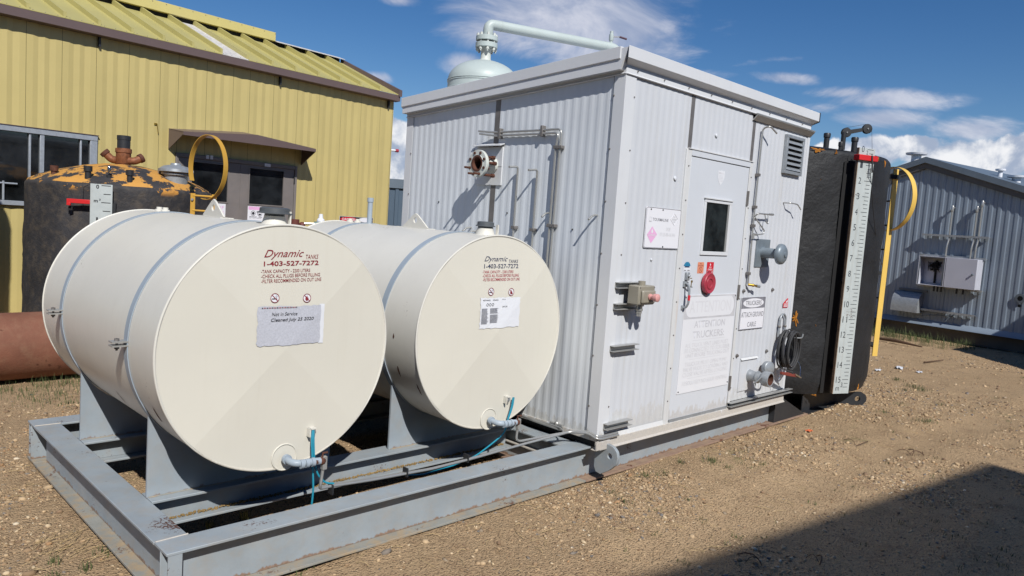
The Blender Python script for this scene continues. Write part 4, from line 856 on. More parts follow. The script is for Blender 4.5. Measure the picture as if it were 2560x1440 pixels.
flat([(2.078 + .188 * math.cos(k * .2094), 1.2375 + .041 * math.sin(k * .2094)) for k in range(30)], f2, SIGNW, o, 'header_oval'); letter('TRUCKERS', (1.935, 2.222, 1.218, 1.258), DF(-.0192), INK_G, o, bold=.006)
letter('ATTACH GROUND', (1.878, 2.282, 1.112, 1.158), f1, INK_G, o, bold=.002); letter('CABLE', (2.0, 2.158, 1.025, 1.068), f1, INK_G, o, bold=.002)
o = thing('warning_label', (2.72, -.013, 1.175), 'small red and white triangular warning label above the hose hook', 'sign'); mb = MB(); mb.prism([(2.668, -.013, 1.175), (2.770, -.013, 1.175), (2.758, -.013, 1.265), (2.745, -.013, 1.262), (2.668, -.013, 1.215)], (0, -.002, 0)); mb.build('sign_panel', STRED, o)
for k in range(3): flat([(2.678, 1.182 + k * .012), (2.76, 1.182 + k * .012), (2.76, 1.188 + k * .012), (2.678, 1.188 + k * .012)], DF(-.0158), SIGNW, o, 'print_line')
flat([(2.71, 1.222), (2.752, 1.222), (2.748, 1.25)], DF(-.0158), SIGNW, o, 'print')
# ---- louvre
lv = MB(); x0, x1, z0, z1 = 2.372, 2.722, 2.411, 2.757
lv.box(x0, x1, -.040, -.008, z1 - .028, z1); lv.box(x0, x1, -.040, -.008, z0, z0 + .028); lv.box(x0, x0 + .03, -.039, -.008, z0 + .028, z1 - .028); lv.box(x1 - .03, x1, -.039, -.008, z0 + .028, z1 - .028)
lvo = lv.build('louvre_frame', GALV, sh_, bevel=.002); mb = MB(); mb.box(x0 + .02, x1 - .02, -.010, -.006, z0 + .02, z1 - .02); mb.build('louvre_backing', DARKGAP, lvo)
for k in range(6):
    z_ = z0 + .035 + k * .047; mb = MB(); mb.prism([(x0 + .03, -.040, z_), (x0 + .03, -.038, z_ + .004), (x0 + .03, -.013, z_ + .036), (x0 + .03, -.015, z_ + .032)], (x1 - x0 - .06, 0, 0)); mb.build('louvre_slat', GALV, lvo)
# ---- fittings on the door wall
def ubracket(x0, x1, zc_, yo=.045):
    mb = MB(); y = -.013; mb.box(x0, x1, y - yo, y, zc_ + .016, zc_ + .021); mb.box(x0, x1, y - yo, y, zc_ - .021, zc_ - .016); mb.box(x0, x1, y - .005, y, zc_ - .016, zc_ + .016); return mb.build('strut_channel', ALU, sh_, bevel=.0015)
ubracket(.048, .345, 1.418); ubracket(.046, .30, 1.268); ubracket(.048, .344, .970); ubracket(.046, .338, .412)
ob = thing('switch_box', (.17, -.1, 1.28), 'taupe push-button box with pink knob on the shack corner', 'switch')
mb = MB(); mb.box(.145, .335, -.155, -.058, 1.290, 1.425); mb.build('box_body', TAUPE, ob, bevel=.008)
mb = MB(); mb.box(.165, .320, -.178, -.155, 1.303, 1.395); mb.build('box_cover', TAUPE, ob, bevel=.014); mb = MB(); mb.lathe([(.026, 0), (.026, .03), (.012, .03)], (.24, -.105, 1.425), (0, 0, 1), 14); mb.build('top_plug', TAUPE, ob)
mb = MB(); mb.lathe([(.022, 0), (.022, .012), (.017, .014), (.017, .035), (.026, .037), (.028, .05), (.028, .068), (.02, .074), (0, .075)], (.245, -.178, 1.350), (0, -1, 0), 18); mb.build('push_knob', PINK, ob)
mb = MB(); mb.lathe([(.034, 0), (.034, -.012)], (.23, -.105, 1.29), (0, 0, 1), 14); mb.lathe([(.024, -.012), (.024, -.03), (.028, -.03), (.028, -.045), (.022, -.045), (.022, -.065), (.018, -.066), (.018, -.085)], (.23, -.105, 1.29), (0, 0, 1), 14); mb.build('cable_gland', STAIN, ob)
mb = MB()
for x_, z_ in ((.156, 1.300), (.324, 1.300), (.156, 1.414), (.324, 1.414)): mb.ball((x_, -.156, z_), .005, 6, 4)
mb.build('cover_screws', GALVD, ob)
mb = MB(); mb.box(2.031, 2.282, -.016, -.010, 1.558, 1.804); mb.build('vent_plate', VENTM, sh_)
mb = MB(); mb.lathe([(.052, 0), (.046, .02), (.044, .115), (.040, .115), (.040, .15)], (2.16, -.014, 1.685), (0, -1, 0), 28); mb.build('vent_pipe', VENTM, sh_); mb = MB(); mb.lathe([(.03, .115), (.03, .165)], (2.16, -.014, 1.685), (0, -1, 0), 20); mb.build('vent_throat', RUST, sh_)
mb = MB(); mb.lathe([(.06, .148), (.088, .152), (.092, .165), (.088, .185), (.07, .200), (.04, .207), (.024, .208), (.022, .218), (0, .219)], (2.16, -.014, 1.685), (0, -1, 0), 36); mb.build('vent_cap', VENTM, sh_)
mb = MB(); mb.box(1.949, 2.252, -.016, -.008, .446, .735); mb.build('coupling_plate', WHITE, sh_); mb = MB(); mb.prism([(1.949, -.014, .735), (1.949, -.030, .730), (1.949, -.014, .746)], (.305, 0, 0)); mb.box(1.949, 2.252, -.0165, -.0155, .594, .597); mb.build('coupling_drip', FRAME_RUST, sh_)
cpl = thing('hose_coupling', (2.13, -.12, .46), 'grey cam-lock hose coupling with open rusty mouth below the ground cable sign', 'coupling')
mb = MB(); mb.lathe([(.056, 0), (.05, .03), (.046, .035), (.046, .075), (.055, .078), (.055, .092), (.046, .096), (.044, .125), (.052, .128), (.064, .14), (.068, .16), (.068, .205), (.060, .208), (.052, .205), (.048, .15), (0, .148)], (2.13, -.016, .578), (0, -1, 0), 32); mb.build('coupling_body', GALV, cpl)
mb = MB(); mb.lathe([(.0515, .2075), (.0485, .18), (.047, .152), (0, .151)], (2.13, -.016, .578), (0, -1, 0), 32, cap=False); mb.build('coupling_mouth', RUST, cpl)
for s__ in (-1, 1): mb = MB(); mb.tube([(2.13 + s__ * .07, -.17, .60), (2.13 + s__ * .082, -.15, .57), (2.13 + s__ * .078, -.11, .53)], .008, 6); mb.build('cam_lever', GALV, cpl)
mb = MB(); mb.tube([(2.10, -.10, .535), (2.095, -.10, .49)], .005, 6); mb.build('lever_pin', GALV, cpl)
dc_ = thing('coupling_cap', (2.38, -.09, .56), 'round grey dust cap hanging beside the hose coupling', 'cap')
mb = MB(); mb.lathe([(.058, 0), (.062, .006), (.062, .045), (.056, .05), (0, .05)], (2.36, -.055, .635), (-.3, -1, .05), 28); mb.build('cap_body', GALV, dc_); mb = MB(); mb.tube(bend([(2.36, -.07, .575), (2.36, -.1, .52), (2.30, -.1, .505), (2.22, -.09, .53)], .03), .009, 8); mb.build('cap_lanyard', GALVD, dc_)
# tubing on the door wall
def tubes(name, path, r=.008, mt_=STAIN, rad=.03, seg=10):
    mb = MB(); mb.tube(bend(path, rad), r, seg); return mb.build(name, mt_, sh_)
tubes('wall_tube', [(1.918, -.028, 1.41), (1.910, -.028, 1.85), (1.908, -.028, 2.07), (1.914, -.028, 2.745), (1.93, -.085, 2.765), (2.03, -.10, 2.715)])
tubes('wall_tube', [(1.908, -.035, 1.995), (1.912, -.06, 2.022), (2.10, -.06, 2.025), (2.20, -.06, 2.028)], .007, rad=.015); tubes('wall_tube', [(2.04, -.06, 2.02), (2.05, -.075, 1.95), (2.09, -.075, 1.94), (2.10, -.06, 2.02)], .005, rad=.03)
tubes('wall_tube', [(1.912, -.04, 1.985), (1.97, -.06, 1.93), (2.04, -.07, 1.88), (2.03, -.07, 1.852), (1.97, -.05, 1.842), (1.908, -.04, 1.842)], .006, rad=.02)
tubes('wall_tube', [(2.47, -.01, 2.15), (2.50, -.07, 2.15), (2.60, -.085, 2.145), (2.665, -.09, 2.10)], .006, rad=.02)
mb = MB(); mb.cyl((2.13, -.06, 2.026), (2.19, -.06, 2.028), .011, 10); mb.cyl((1.91, -.04, 1.842), (1.96, -.045, 1.842), .011, 10); mb.cyl((1.908, -.036, 1.80), (1.908, -.036, 1.85), .014, 10); mb.build('tube_fitting', STAIN, sh_)
for z_ in (2.35, 2.075, 1.915, 1.50): mb = MB(); mb.box(1.893, 1.928, -.042, -.012, z_ - .012, z_ + .012); mb.build('tube_clamp', GALVD, sh_)
mb = MB(); mb.cyl((1.92, -.03, 1.405), (1.95, -.06, 1.40), .012, 10); mb.ball((1.953, -.062, 1.40), .014, 10, 6); mb.cyl((1.955, -.062, 1.40), (2.02, -.07, 1.393), .009, 10); mb.build('brass_valve', BRASS, sh_); mb = MB(); mb.cyl((2.0, -.068, 1.395), (2.045, -.073, 1.39), .013, 10); mb.build('valve_plug', GALV, sh_)
# coiled cable on its hook
hk = tubes('cable_hook', [(2.60, -.03, .90), (2.605, -.03, 1.09), (2.66, -.03, 1.125), (2.715, -.03, 1.09), (2.72, -.03, .90)], .010, GALV, .05)
for x_ in (2.603, 2.718): mb = MB(); mb.ball((x_, -.03, 1.0), .016, 8, 6); mb.build('hook_collar', GALVD, sh_)
tubes('cable_hook', [(2.72, -.02, .92), (2.735, -.13, .90), (2.765, -.185, .905), (2.77, -.19, .945)], .007, GALV, .02)
coil = thing('cable_coil', (2.68, -.12, .60), 'coiled black ground cable hanging from a wall hook beside the black tank', 'cable')
mb = MB(); P = []
rr_ = random.Random(5); N_ = 11 * 28
for k in range(N_):
    a_ = 2 * math.pi * k / 28; turn = k / 28; wob = .014 * math.sin(turn * 2.7) ; yy = -.05 - .011 * turn - .006 * math.sin(turn * 5)
    P.append((2.66 + (.112 + wob + .012 * math.sin(turn * 1.9)) * math.cos(a_) + .02 * math.sin(turn * 3.3), yy, .795 + (.166 + wob * .9) * math.sin(a_) - .01 * math.sin(turn * 2.1)))
mb.tube(P, .0085, 7); mb.build('cable_turns', CABLE, coil)
mb = MB(); mb.tube(bend([(2.60, -.06, .68), (2.58, -.10, .62), (2.62, -.14, .60), (2.70, -.16, .58)], .04), .007, 7); mb.build('cable_tail', CABLE, coil)
mb = MB(); mb.prism([(2.50, -.15, .60), (2.60, -.17, .588), (2.76, -.19, .545), (2.76, -.19, .53), (2.60, -.17, .555), (2.50, -.15, .575)], (.0, .022, .0)); mb.build('ground_clamp', mat('rust_red_clamp', S(126, 58, 48), .6, var=.1), coil, bevel=.003)
mb = MB(); mb.prism([(2.70, -.19, .572), (2.80, -.205, .53), (2.80, -.205, .52), (2.70, -.19, .555)], (.0, .026, .0)); mb.tube(bend([(2.80, -.19, .53), (2.86, -.16, .62), (2.84, -.12, .70)], .03), .003, 6); mb.tube(bend([(2.56, -.13, .57), (2.55, -.10, .50), (2.60, -.08, .43), (2.64, -.06, .46), (2.68, -.05, .60)], .02), .0025, 6); mb.build('clamp_jaw', CHROME, coil)
# ---- fittings on the end wall
mb = MB(); mb.box(-.022, -.008, 1.130, 1.430, 2.083, 2.385); mb.build('flange_plate', TRIM, sh_, bevel=.002); mb = MB(); mb.prism([(-.014, 1.12, 2.405), (-.065, 1.12, 2.388), (-.065, 1.12, 2.396), (-.014, 1.12, 2.413)], (0, .325, 0)); mb.build('flange_hood', TRIM, sh_)
mb = MB(); mb.box(-.0235, -.0215, 1.13, 1.43, 2.228, 2.231); mb.build('plate_seam', GALVD, sh_)
fl = thing('pipe_flange', (-.1, 1.24, 2.1), 'weathered round pipe flange with rusty bolts on the ribbed end wall', 'flange')
fy, fz = 1.235, 2.238
mb = MB(); mb.lathe([(.062, 0), (.056, .04), (.056, .10), (.07, .125), (.105, .140)], (-.02, fy, fz), (-1, 0, 0), 36, cap=False); mb.build('flange_neck', FLPAINT, fl)
mb = MB(); mb.lathe([(.06, .140), (.105, .140), (.107, .143), (.107, .166), (.105, .168), (.070, .168), (.068, .172), (.052, .172), (.050, .168), (.050, .10)], (-.02, fy, fz), (-1, 0, 0), 44, cap=False); mb.build('flange_ring', FLPAINT, fl)
mb = MB(); mb.lathe([(.066, .1725), (.050, .1725), (.048, .168), (.046, .09), (0, .09)], (-.02, fy, fz), (-1, 0, 0), 36, cap=False); mb.build('flange_bore', RUST, fl)
for k in range(8):
    a_ = math.radians(22.5 + 45 * k); c_ = (-.02, fy + .087 * math.cos(a_), fz + .087 * math.sin(a_)); L = .185 if k not in (6, 7, 5) else .235
    mb = MB(); mb.lathe([(.0085, .06 if L > .2 else .125), (.0085, L - .01)], c_, (-1, 0, 0), 8); mb.lathe([(.0135, .118), (.0135, .138)], c_, (-1, 0, 0), 6); mb.lathe([(.012, .1685), (.012, .176)], c_, (-1, 0, 0), 6)
    mb.build('flange_bolt', RUST, fl)
for dy, dz in ((-.055, .055), (-.075, .01), (-.06, -.085)): mb = MB(); mb.cyl((-.16, fy + dy * 1.0, fz + dz), (-.06, fy + dy * 1.0 - .0, fz + dz), .010, 8); mb.lathe([(.017, 0), (.017, .026)], (-.06, fy + dy, fz + dz), (-1, 0, 0), 6); mb.build('stud', RUST, fl)
# tube runs
for dy, dz in ((0, 0), (.042, -.026)):
    tubes('wall_tube', [(-.075, 1.37 - dy * .3, 2.507 + dz * .8), (-.034, 1.22, 2.497 + dz), (-.034, .70, 2.497 + dz), (-.034, .516 + dy * .6, 2.499 + dz), (-.034, .519 + dy, 2.36), (-.034, .535 + dy * .7, 1.5), (-.034, .54 + dy * .7, .6)], .0085, STAIN, .04)
for yy, yt_, z_ in ((.935, 1.045, 2.228), (.727, .83, 2.205)): tubes('wall_tube', [(-.13, yy, z_ - .012), (-.034, yy, z_), (-.034, yy + .002, 1.76), (-.034, yy + .01, .8)], .0085, STAIN, .025)
for yy, z_ in ((.587, 1.891), (.144, 1.893), (1.46, 1.735), (1.40, 1.708)): tubes('wall_stub', [(-.008, yy, z_), (-.06, yy, z_ - .006), (-.10, yy, z_ - .036)], .0075, STAIN, .02)
for y_, z_, hz in ((1.163, 2.486, 1), (.706, 2.490, 1), (.535, 2.368, 0), (.545, 1.797, 0), (.935, 1.762, 0), (.735, 1.755, 0)):
    mb = MB(); mb.box(-.048, -.010, y_ - (.012 if hz else .04), y_ + (.012 if hz else .04), z_ - (.04 if hz else .012), z_ + (.04 if hz else .012)) if y_ in (1.163, .706, .535, .545) else mb.box(-.048, -.010, y_ - .022, y_ + .022, z_ - .012, z_ + .012); mb.build('tube_clamp', GALVD, sh_, bevel=.003)

# ================================================================== VESSEL ON THE ROOF
vs_x, vs_y = .372, 1.855
ve = thing('pressure_vessel', (vs_x, vs_y, 2.88), 'pale green-grey domed vessel and overhead pipe rising through the shack roof', 'vessel')
mb = MB(); prof = [(.312, -.35), (.312, .10)] + [(.312 * math.cos(math.radians(a_)), .10 + .19 * math.sin(math.radians(a_))) for a_ in range(6, 88, 6)]
mb.lathe(prof, (vs_x, vs_y, 2.905), (0, 0, 1), 56); mb.build('dome', VESSEL, ve)
mb = MB()
for z_ in (2.93, 2.99, 3.005): mb.tube([(vs_x + .3125 * math.cos(k * .1047), vs_y + .3125 * math.sin(k * .1047), z_) for k in range(60)], .005, 6, closed=True)
mb.build('weld_ring', VESSEL, ve)
mb = MB(); mb.lathe([(.08, 3.175), (.052, 3.20), (.045, 3.21), (.045, 3.28), (.06, 3.305)], (vs_x + .01, vs_y, 0), (0, 0, 1), 28); mb.build('neck', FLPAINT, ve)
for z0_, z1_ in ((3.305, 3.348), (3.364, 3.404)): mb = MB(); mb.lathe([(.088, z0_), (.097, z0_ + .003), (.097, z1_ - .003), (.094, z1_)], (vs_x + .012, vs_y, 0), (0, 0, 1), 36); mb.build('flange', VESSEL, ve)
mb = MB(); mb.lathe([(.07, 3.346), (.07, 3.366)], (vs_x + .012, vs_y, 0), (0, 0, 1), 28); mb.build('gasket', DARKGAP, ve)
for k in range(8):
    a_ = math.radians(10 + 45 * k); c_ = (vs_x + .012 + .08 * math.cos(a_), vs_y + .08 * math.sin(a_), 0); mb = MB(); mb.lathe([(.008, 3.27), (.008, 3.43)], c_, (0, 0, 1), 8); mb.lathe([(.0145, 3.283), (.0145, 3.304)], c_, (0, 0, 1), 6); mb.lathe([(.0145, 3.405), (.0145, 3.422)], c_, (0, 0, 1), 6); mb.build('flange_bolt', FLPAINT, ve)
px0, py0 = vs_x + .02, vs_y; pdir = Vector((1.209, -.427, 0)).normalized(); pend = Vector((px0, py0, 3.515)) + pdir * 1.37
mb = MB(); mb.tube(bend([(px0, py0, 3.40), (px0, py0, 3.515), tuple(pend), tuple(pend + Vector((0, 0, -.55)))], .115, 12), .0445, 24); mb.build('overhead_pipe', VESSEL, ve)
mb = MB(); pa = Vector((px0, py0, 3.515)) + pdir * .12; mb.cyl(pa - pdir * .003, pa + pdir * .003, .0462, 24); pa = Vector((px0, py0, 3.515)) + pdir * 1.2; mb.cyl(pa - pdir * .003, pa + pdir * .003, .0462, 24); mb.build('pipe_weld', VESSEL, ve)
vv = Vector((px0, py0, 3.515)) + pdir * 1.265
mb = MB(); mb.cyl(vv + Vector((0, 0, .03)), vv + Vector((0, 0, .075)), .014, 12); mb.lathe([(.018, .06), (.022, .07), (.022, .12), (.016, .125), (.016, .15)], vv, (0, 0, 1), 10); mb.build('bleed_valve', VESSEL, ve)
mb = MB(); mb.tube([tuple(vv + Vector((.015, -.01, .10))), tuple(vv + Vector((.06, -.05, .105)))], .006, 6); mb.build('valve_lever', STAIN, ve); mb = MB(); mb.tube([tuple(vv + Vector((.06, -.05, .105))), tuple(vv + Vector((.115, -.095, .09)))], .010, 8); mb.build('lever_grip', mat('maroon_grip', S(70, 38, 56), .5), ve)

# ================================================================== BLACK FOAM TANKS
def foam_body(xc, yc, r, z0, z1, rim, amp, seed, a_gap=None, gap_w=0.0, nseg=180):
    rr = np.random.default_rng(seed); zs = list(np.linspace(z0, z1 - rim, 40)) + [z1 - rim * (1 - math.sin(t)) for t in np.linspace(.2, 1.57, 7)]
    vs = []; n = nseg; ang = np.linspace(0, 2 * np.pi, n, endpoint=False)
    for i, z in enumerate(zs):
        k = max(0, i - 39); rad = r - rim * (1 - math.cos(k / 7 * 1.57)) * (1 if i > 39 else 0)
        if i < 2: rad -= .02 * (2 - i)
        N = (vnoise(ang / (2 * np.pi) * 24 + 100, np.full(n, z * 4.0 + seed), seed) - .5) * amp + (vnoise(ang / (2 * np.pi) * 90 + 100, np.full(n, z * 16.0 + seed), seed + 1) - .5) * amp * .4
        if a_gap is not None:
            d = np.abs((ang - a_gap + np.pi) % (2 * np.pi) - np.pi) * r; N = N - np.where(d < gap_w, .12, 0)
        vs += [(xc + (rad + e_) * math.cos(a_), yc + (rad + e_) * math.sin(a_), z) for a_, e_ in zip(ang, N)]
    mb = MB(); m_ = len(zs); mb.add(vs, [(i * n + k, i * n + (k + 1) % n, (i + 1) * n + (k + 1) % n, (i + 1) * n + k) for i in range(m_ - 1) for k in range(n)] + [tuple(range(n - 1, -1, -1)), tuple((m_ - 1) * n + k for k in range(n))])
    return mb
def board_frame(xc, yc, ang, rad):                                     # local axes of a gauge board standing off the tank
    N = Vector((math.cos(ang), math.sin(ang), 0)); U = Vector((-math.sin(ang), math.cos(ang), 0)); return Vector((xc, yc, 0)) + N * rad, U, N
# ---- the tall one behind the shack
TX, TY, TR = 4.34, 1.15, 1.33
bt = thing('foam_tank', (TX, TY, .0), 'tall black foam-coated tank with white numbered gauge board, behind the shack', 'tank')
mb = foam_body(TX, TY, TR, .215, 2.77, .06, .018, 5); body = mb.build('tank_body', BLACKF, bt, smooth=60)
mb = MB(); mb.lathe([(TR - .03, 2.765), (TR * .7, 2.83), (TR * .3, 2.87), (0, 2.88)], (TX, TY, 0), (0, 0, 1), 64, cap=False); mb.build('tank_roof', BLACKF, bt)
mb = MB(); mb.box(2.98, 4.6, .30, 2.2, .0, .20); mb.build('tank_base', BLACKS, bt)
mb = MB(); mb.prism([(2.88, .06, .015), (2.88, .06, .25), (3.02, .06, .25), (3.58, .06, .015)], (0, .12, 0)); mb.build('base_gusset', BLACKS, bt)
mb = MB(); mb.box(3.62, 4.5, .04, .19, .0, .014); mb.box(3.62, 4.5, .11, .12, .014, .2); mb.build('base_beam', BLACKS, bt)
# lug with hole
mb = MB(); lp = [(-.62, -.055), (-.1, -.055), (.06, -.045), (.10, .0), (.105, .03), (.09, .075), (.04, .105), (-.03, .10), (-.62, -.03)]
mb.holed(lp, (.0, .025), .03, (4.665, -.07, .045), (.707, -.707, 0), (0, 0, 1), (.707, .707, 0), .03, 40); mb.build('lifting_lug', BLACKS, bt)
# gauge board
ga = math.radians(-112.2); O, U, N = board_frame(TX, TY, ga, 1.46)
BZ0, BZ1, BW = .262, 2.79, .106
def bfn(O_, U_, N_, d): return lambda u, v: tuple(O_ + U_ * u + N_ * d + Vector((0, 0, v)))
mb = MB(); mb.prism([tuple(O + U * a_ + Vector((0, 0, b_))) for a_, b_ in ((-BW, BZ0), (BW, BZ0), (BW, BZ1), (-BW, BZ1))], N * .006); gb = mb.build('gauge_board', GAUGE, bt)
mb = MB(); mb.prism([tuple(O - U * BW + Vector((0, 0, z_)) + N * d) for z_, d in ((BZ0, .005), (BZ1, .005), (BZ1, -.024), (BZ0, -.024))], -U * .006); mb.build('board_edge', GEDGE, gb)
mb = MB()
for z_ in (.5, 1.4, 2.3): mb.prism([tuple(O + U * a_ + Vector((0, 0, z_)) + N * d) for a_, d in ((-.02, 0), (.02, 0), (.02, -.18), (-.02, -.18))], (0, 0, .03))
mb.build('board_bracket', BLACKS, gb)
zt_ = lambda k: 2.779 - .158 * k
f = bfn(O, U, N, .0068)
for i in range(0, 63):
    k = i / 4; z_ = zt_(k)
    if z_ < BZ0 + .01: break
    if i % 4 == 0: u0, u1 = .0, .084
    elif i % 4 == 2: u0, u1 = .018, .082
    else: u0, u1 = .03, .082
    flat([(u0, z_ - .0026), (u1, z_ - .0026), (u1, z_ + .0026), (u0, z_ + .0026)], f, INK_GA, gb, 'tick_mark')
for k in range(16):
    w_ = .034 if k < 10 else .062; letter(str(k), (-.022 - w_ - (.02 if k < 10 else .0), -.022 - (.02 if k < 10 else .0), zt_(k) - .032, zt_(k) + .032), f, INK_GA, gb, 'numeral')
letter('m', (-.078, -.03, zt_(15) - .115, zt_(15) - .078), f, INK_GA, gb, 'numeral'); letter('3', (-.012, .012, zt_(15) - .08, zt_(15) - .03), f, INK_GA, gb, 'numeral'); letter('2', (-.012, .012, zt_(0) - .05, zt_(0) - .01), f, INK_GA, gb, 'numeral')
mb = MB(); mb.prism([tuple(O + U * a_ + N * d + Vector((0, 0, 2.665))) for a_, d in ((-.128, -.04), (.128, -.04), (.128, .035), (-.128, .035))], (0, 0, .055)); mb.build('float_marker', REDF, gb, bevel=.004)
# dark strip on the foam, painted as the shade of a recess beside the board
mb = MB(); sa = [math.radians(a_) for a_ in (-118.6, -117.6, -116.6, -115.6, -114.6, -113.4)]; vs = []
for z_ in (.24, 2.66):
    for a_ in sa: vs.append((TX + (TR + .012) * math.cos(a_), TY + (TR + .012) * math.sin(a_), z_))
mb.add(vs, [(i, i + 1, 7 + i, 6 + i) for i in range(5)]); mb.build('slot_shade', DARKGAP, bt)
for x_, y_, zt2, r_ in ((4.147, .375, 3.01, .036), (4.36, .155, 2.985, .037), (4.255, .26, 2.925, .026)):
    mb = MB(); mb.lathe([(r_ * .82, 2.70), (r_ * .82, zt2 - .05), (r_, zt2 - .048), (r_ * 1.05, zt2 - .01), (r_ * .9, zt2), (0, zt2)], (x_, y_, 0), (0, 0, 1), 18); mb.build('capped_pipe', BLACKP, bt)
# pulley arm for the float cable
p1 = Vector((4.294, .232, 3.03)); p2 = Vector((4.455, .075, 3.085)); ax = (p2 - p1).normalized(); nrm = ax.cross(Vector((0, 0, 1))).normalized()
mb = MB(); up = nrm.cross(ax)
for a_, b_ in ((p1, p2),):
    mb.prism([tuple(a_ - up * .024 - nrm * .012), tuple(b_ - up * .018 - nrm * .012), tuple(b_ + up * .018 - nrm * .012), tuple(a_ + up * .024 - nrm * .012)], nrm * .024)
mb.tube([(4.27, .245, 2.84), (4.27, .245, 3.03)], .026, 12); mb.build('pulley_arm', BLACKP, bt)
for c_ in (p1, p2): 
    mb = MB(); mb.lathe([(.012, -.022), (.05, -.020), (.053, -.014), (.046, -.004), (.046, .004), (.053, .014), (.05, .020), (.012, .022)], c_, nrm, 28); pl_ = mb.build('pulley', BLACKP, bt); mb = MB(); mb.lathe([(.008, -.03), (.008, .03)], c_, nrm, 10); mb.build('axle', STAIN, pl_)
mb = MB(); tpp = O + N * .04 + U * .035
mb.tube([tuple(p1 + up * .053), tuple(p2 + up * .053)], .0018, 5); mb.tube([tuple(p2 + ax * .053), (tpp.x, tpp.y, 2.72)], .0018, 5); mb.tube([(tpp.x, tpp.y, 2.72), (tpp.x + .01, tpp.y - .01, 2.60), (tpp.x + .02, tpp.y - .01, 2.55)], .008, 6)
mb.tube([(tpp.x, tpp.y, 2.6)] + [tuple(Vector((tpp.x, tpp.y, 2.55)) * (1 - t) + Vector((5.16, .0, 1.60)) * t + Vector((-.10 * math.sin(t * 3.14), -.05 * math.sin(t * 3.14), -.18 * math.sin(t * 3.14)))) for t in np.linspace(0, 1, 10)], .004, 6); mb.build('float_cable', CABLE, bt)
# bare foam patches
for a_, z_, w_, h_ in ((-131.7, 2.745, .09, .03), (-123.1, 2.735, .02, .035), (-96.5, 2.73, .035, .025), (-88.4, 2.70, .035, .05), (-133.9, 1.02, .045, .09), (-131.2, .709, .018, .025), (-90.7, .265, .03, .06), (-120.8, .215, .04, .015), (-129, 2.45, .008, .01), (-124, .95, .008, .012), (-137, 2.4, .012, .3)):
    r_ = random.Random(int(a_ * 7)); vs = [(TX + (TR + .0105) * math.cos(math.radians(a_)), TY + (TR + .0105) * math.sin(math.radians(a_)), z_)]; n = 34
    for k in range(n):
        q_ = 2 * math.pi * k / n; m__ = r_.uniform(.3, 1.15) * (.75 + .35 * math.sin(q_ * 3 + a_)); aa = math.radians(a_) + w_ / TR * math.cos(q_) * m__; vs.append((TX + (TR + .004) * math.cos(aa), TY + (TR + .004) * math.sin(aa), z_ + h_ * math.sin(q_) * m__))
    mb = MB(); mb.add(vs, [(0, 1 + k, 1 + (k + 1) % n) for k in range(n)]); mb.build('bare_foam_patch', ORANGE, bt, smooth=0)
# ladder
La = Vector((5.40, .045, 0)); tg = Vector((.57, .82, 0)).normalized()
def flatbar(P0, P1, wv, tv):
    P0, P1, wv, tv = Vector(P0), Vector(P1), Vector(wv), Vector(tv); m_ = MB(); m_.prism([tuple(P0 - wv - tv), tuple(P0 + wv - tv), tuple(P0 + wv + tv), tuple(P0 - wv + tv)], P1 - P0); return m_
rad_ = Vector((tg.y, -tg.x, 0))
lr = flatbar(La + Vector((-.21, -.065, .515)), La + Vector((0, 0, 2.74)), rad_ * .033, tg * .006).build('ladder_rail', YRAIL, bt)
flatbar(La + tg * .42 + Vector((-.21, -.065, .515)), La + tg * .42 + Vector((0, 0, 2.74)), rad_ * .033, tg * .006).build('ladder_rail', YRAIL, bt)
for k in range(8):
    z_ = .62 + k * .29; t = (z_ - .515) / 2.225; b_ = La + Vector((-.21 * (1 - t), -.065 * (1 - t), z_)); mb = MB(); mb.tube([tuple(b_), tuple(b_ + tg * .42)], .010, 8); mb.build('ladder_rung', BLACKS, bt)
for z_ in (.66, 1.5, 2.58):
    t = (z_ - .515) / 2.225; b_ = La + Vector((-.21 * (1 - t), -.065 * (1 - t), z_)); flatbar(b_, b_ - rad_ * .30, Vector((0, 0, .022)), tg * .004).build('ladder_bracket', BLACKS, bt)
hc = Vector((5.375, .055, 2.385)); n = 48; vs = []
hu = (Vector((-.7038, -.7048, 0)) * .94 + Vector((.71, -.70, 0)) * .34).normalized()
for k in range(n):
    a_ = 2 * math.pi * k / n; p_ = hc + hu * .33 * math.cos(a_) + Vector((0, 0, .375)) * math.sin(a_); wv = Vector((hu.y, -hu.x, 0)) * .034
    r0 = (hu * math.cos(a_) + Vector((0, 0, 1)) * math.sin(a_)) * .003
    vs += [tuple(p_ - wv - r0), tuple(p_ + wv - r0), tuple(p_ + wv + r0), tuple(p_ - wv + r0)]
mb = MB(); mb.add(vs, [(4 * k + i, 4 * k + (i + 1) % 4, 4 * ((k + 1) % n) + (i + 1) % 4, 4 * ((k + 1) % n) + i) for k in range(n) for i in range(4)]); mb.build('ladder_hoop', YRAIL, bt, smooth=50)
mb = MB(); mb.box(La.x - .05, La.x + .05, La.y - .04, La.y + .05, 2.62, 2.67); mb.build('hoop_bracket', BLACKS, bt)

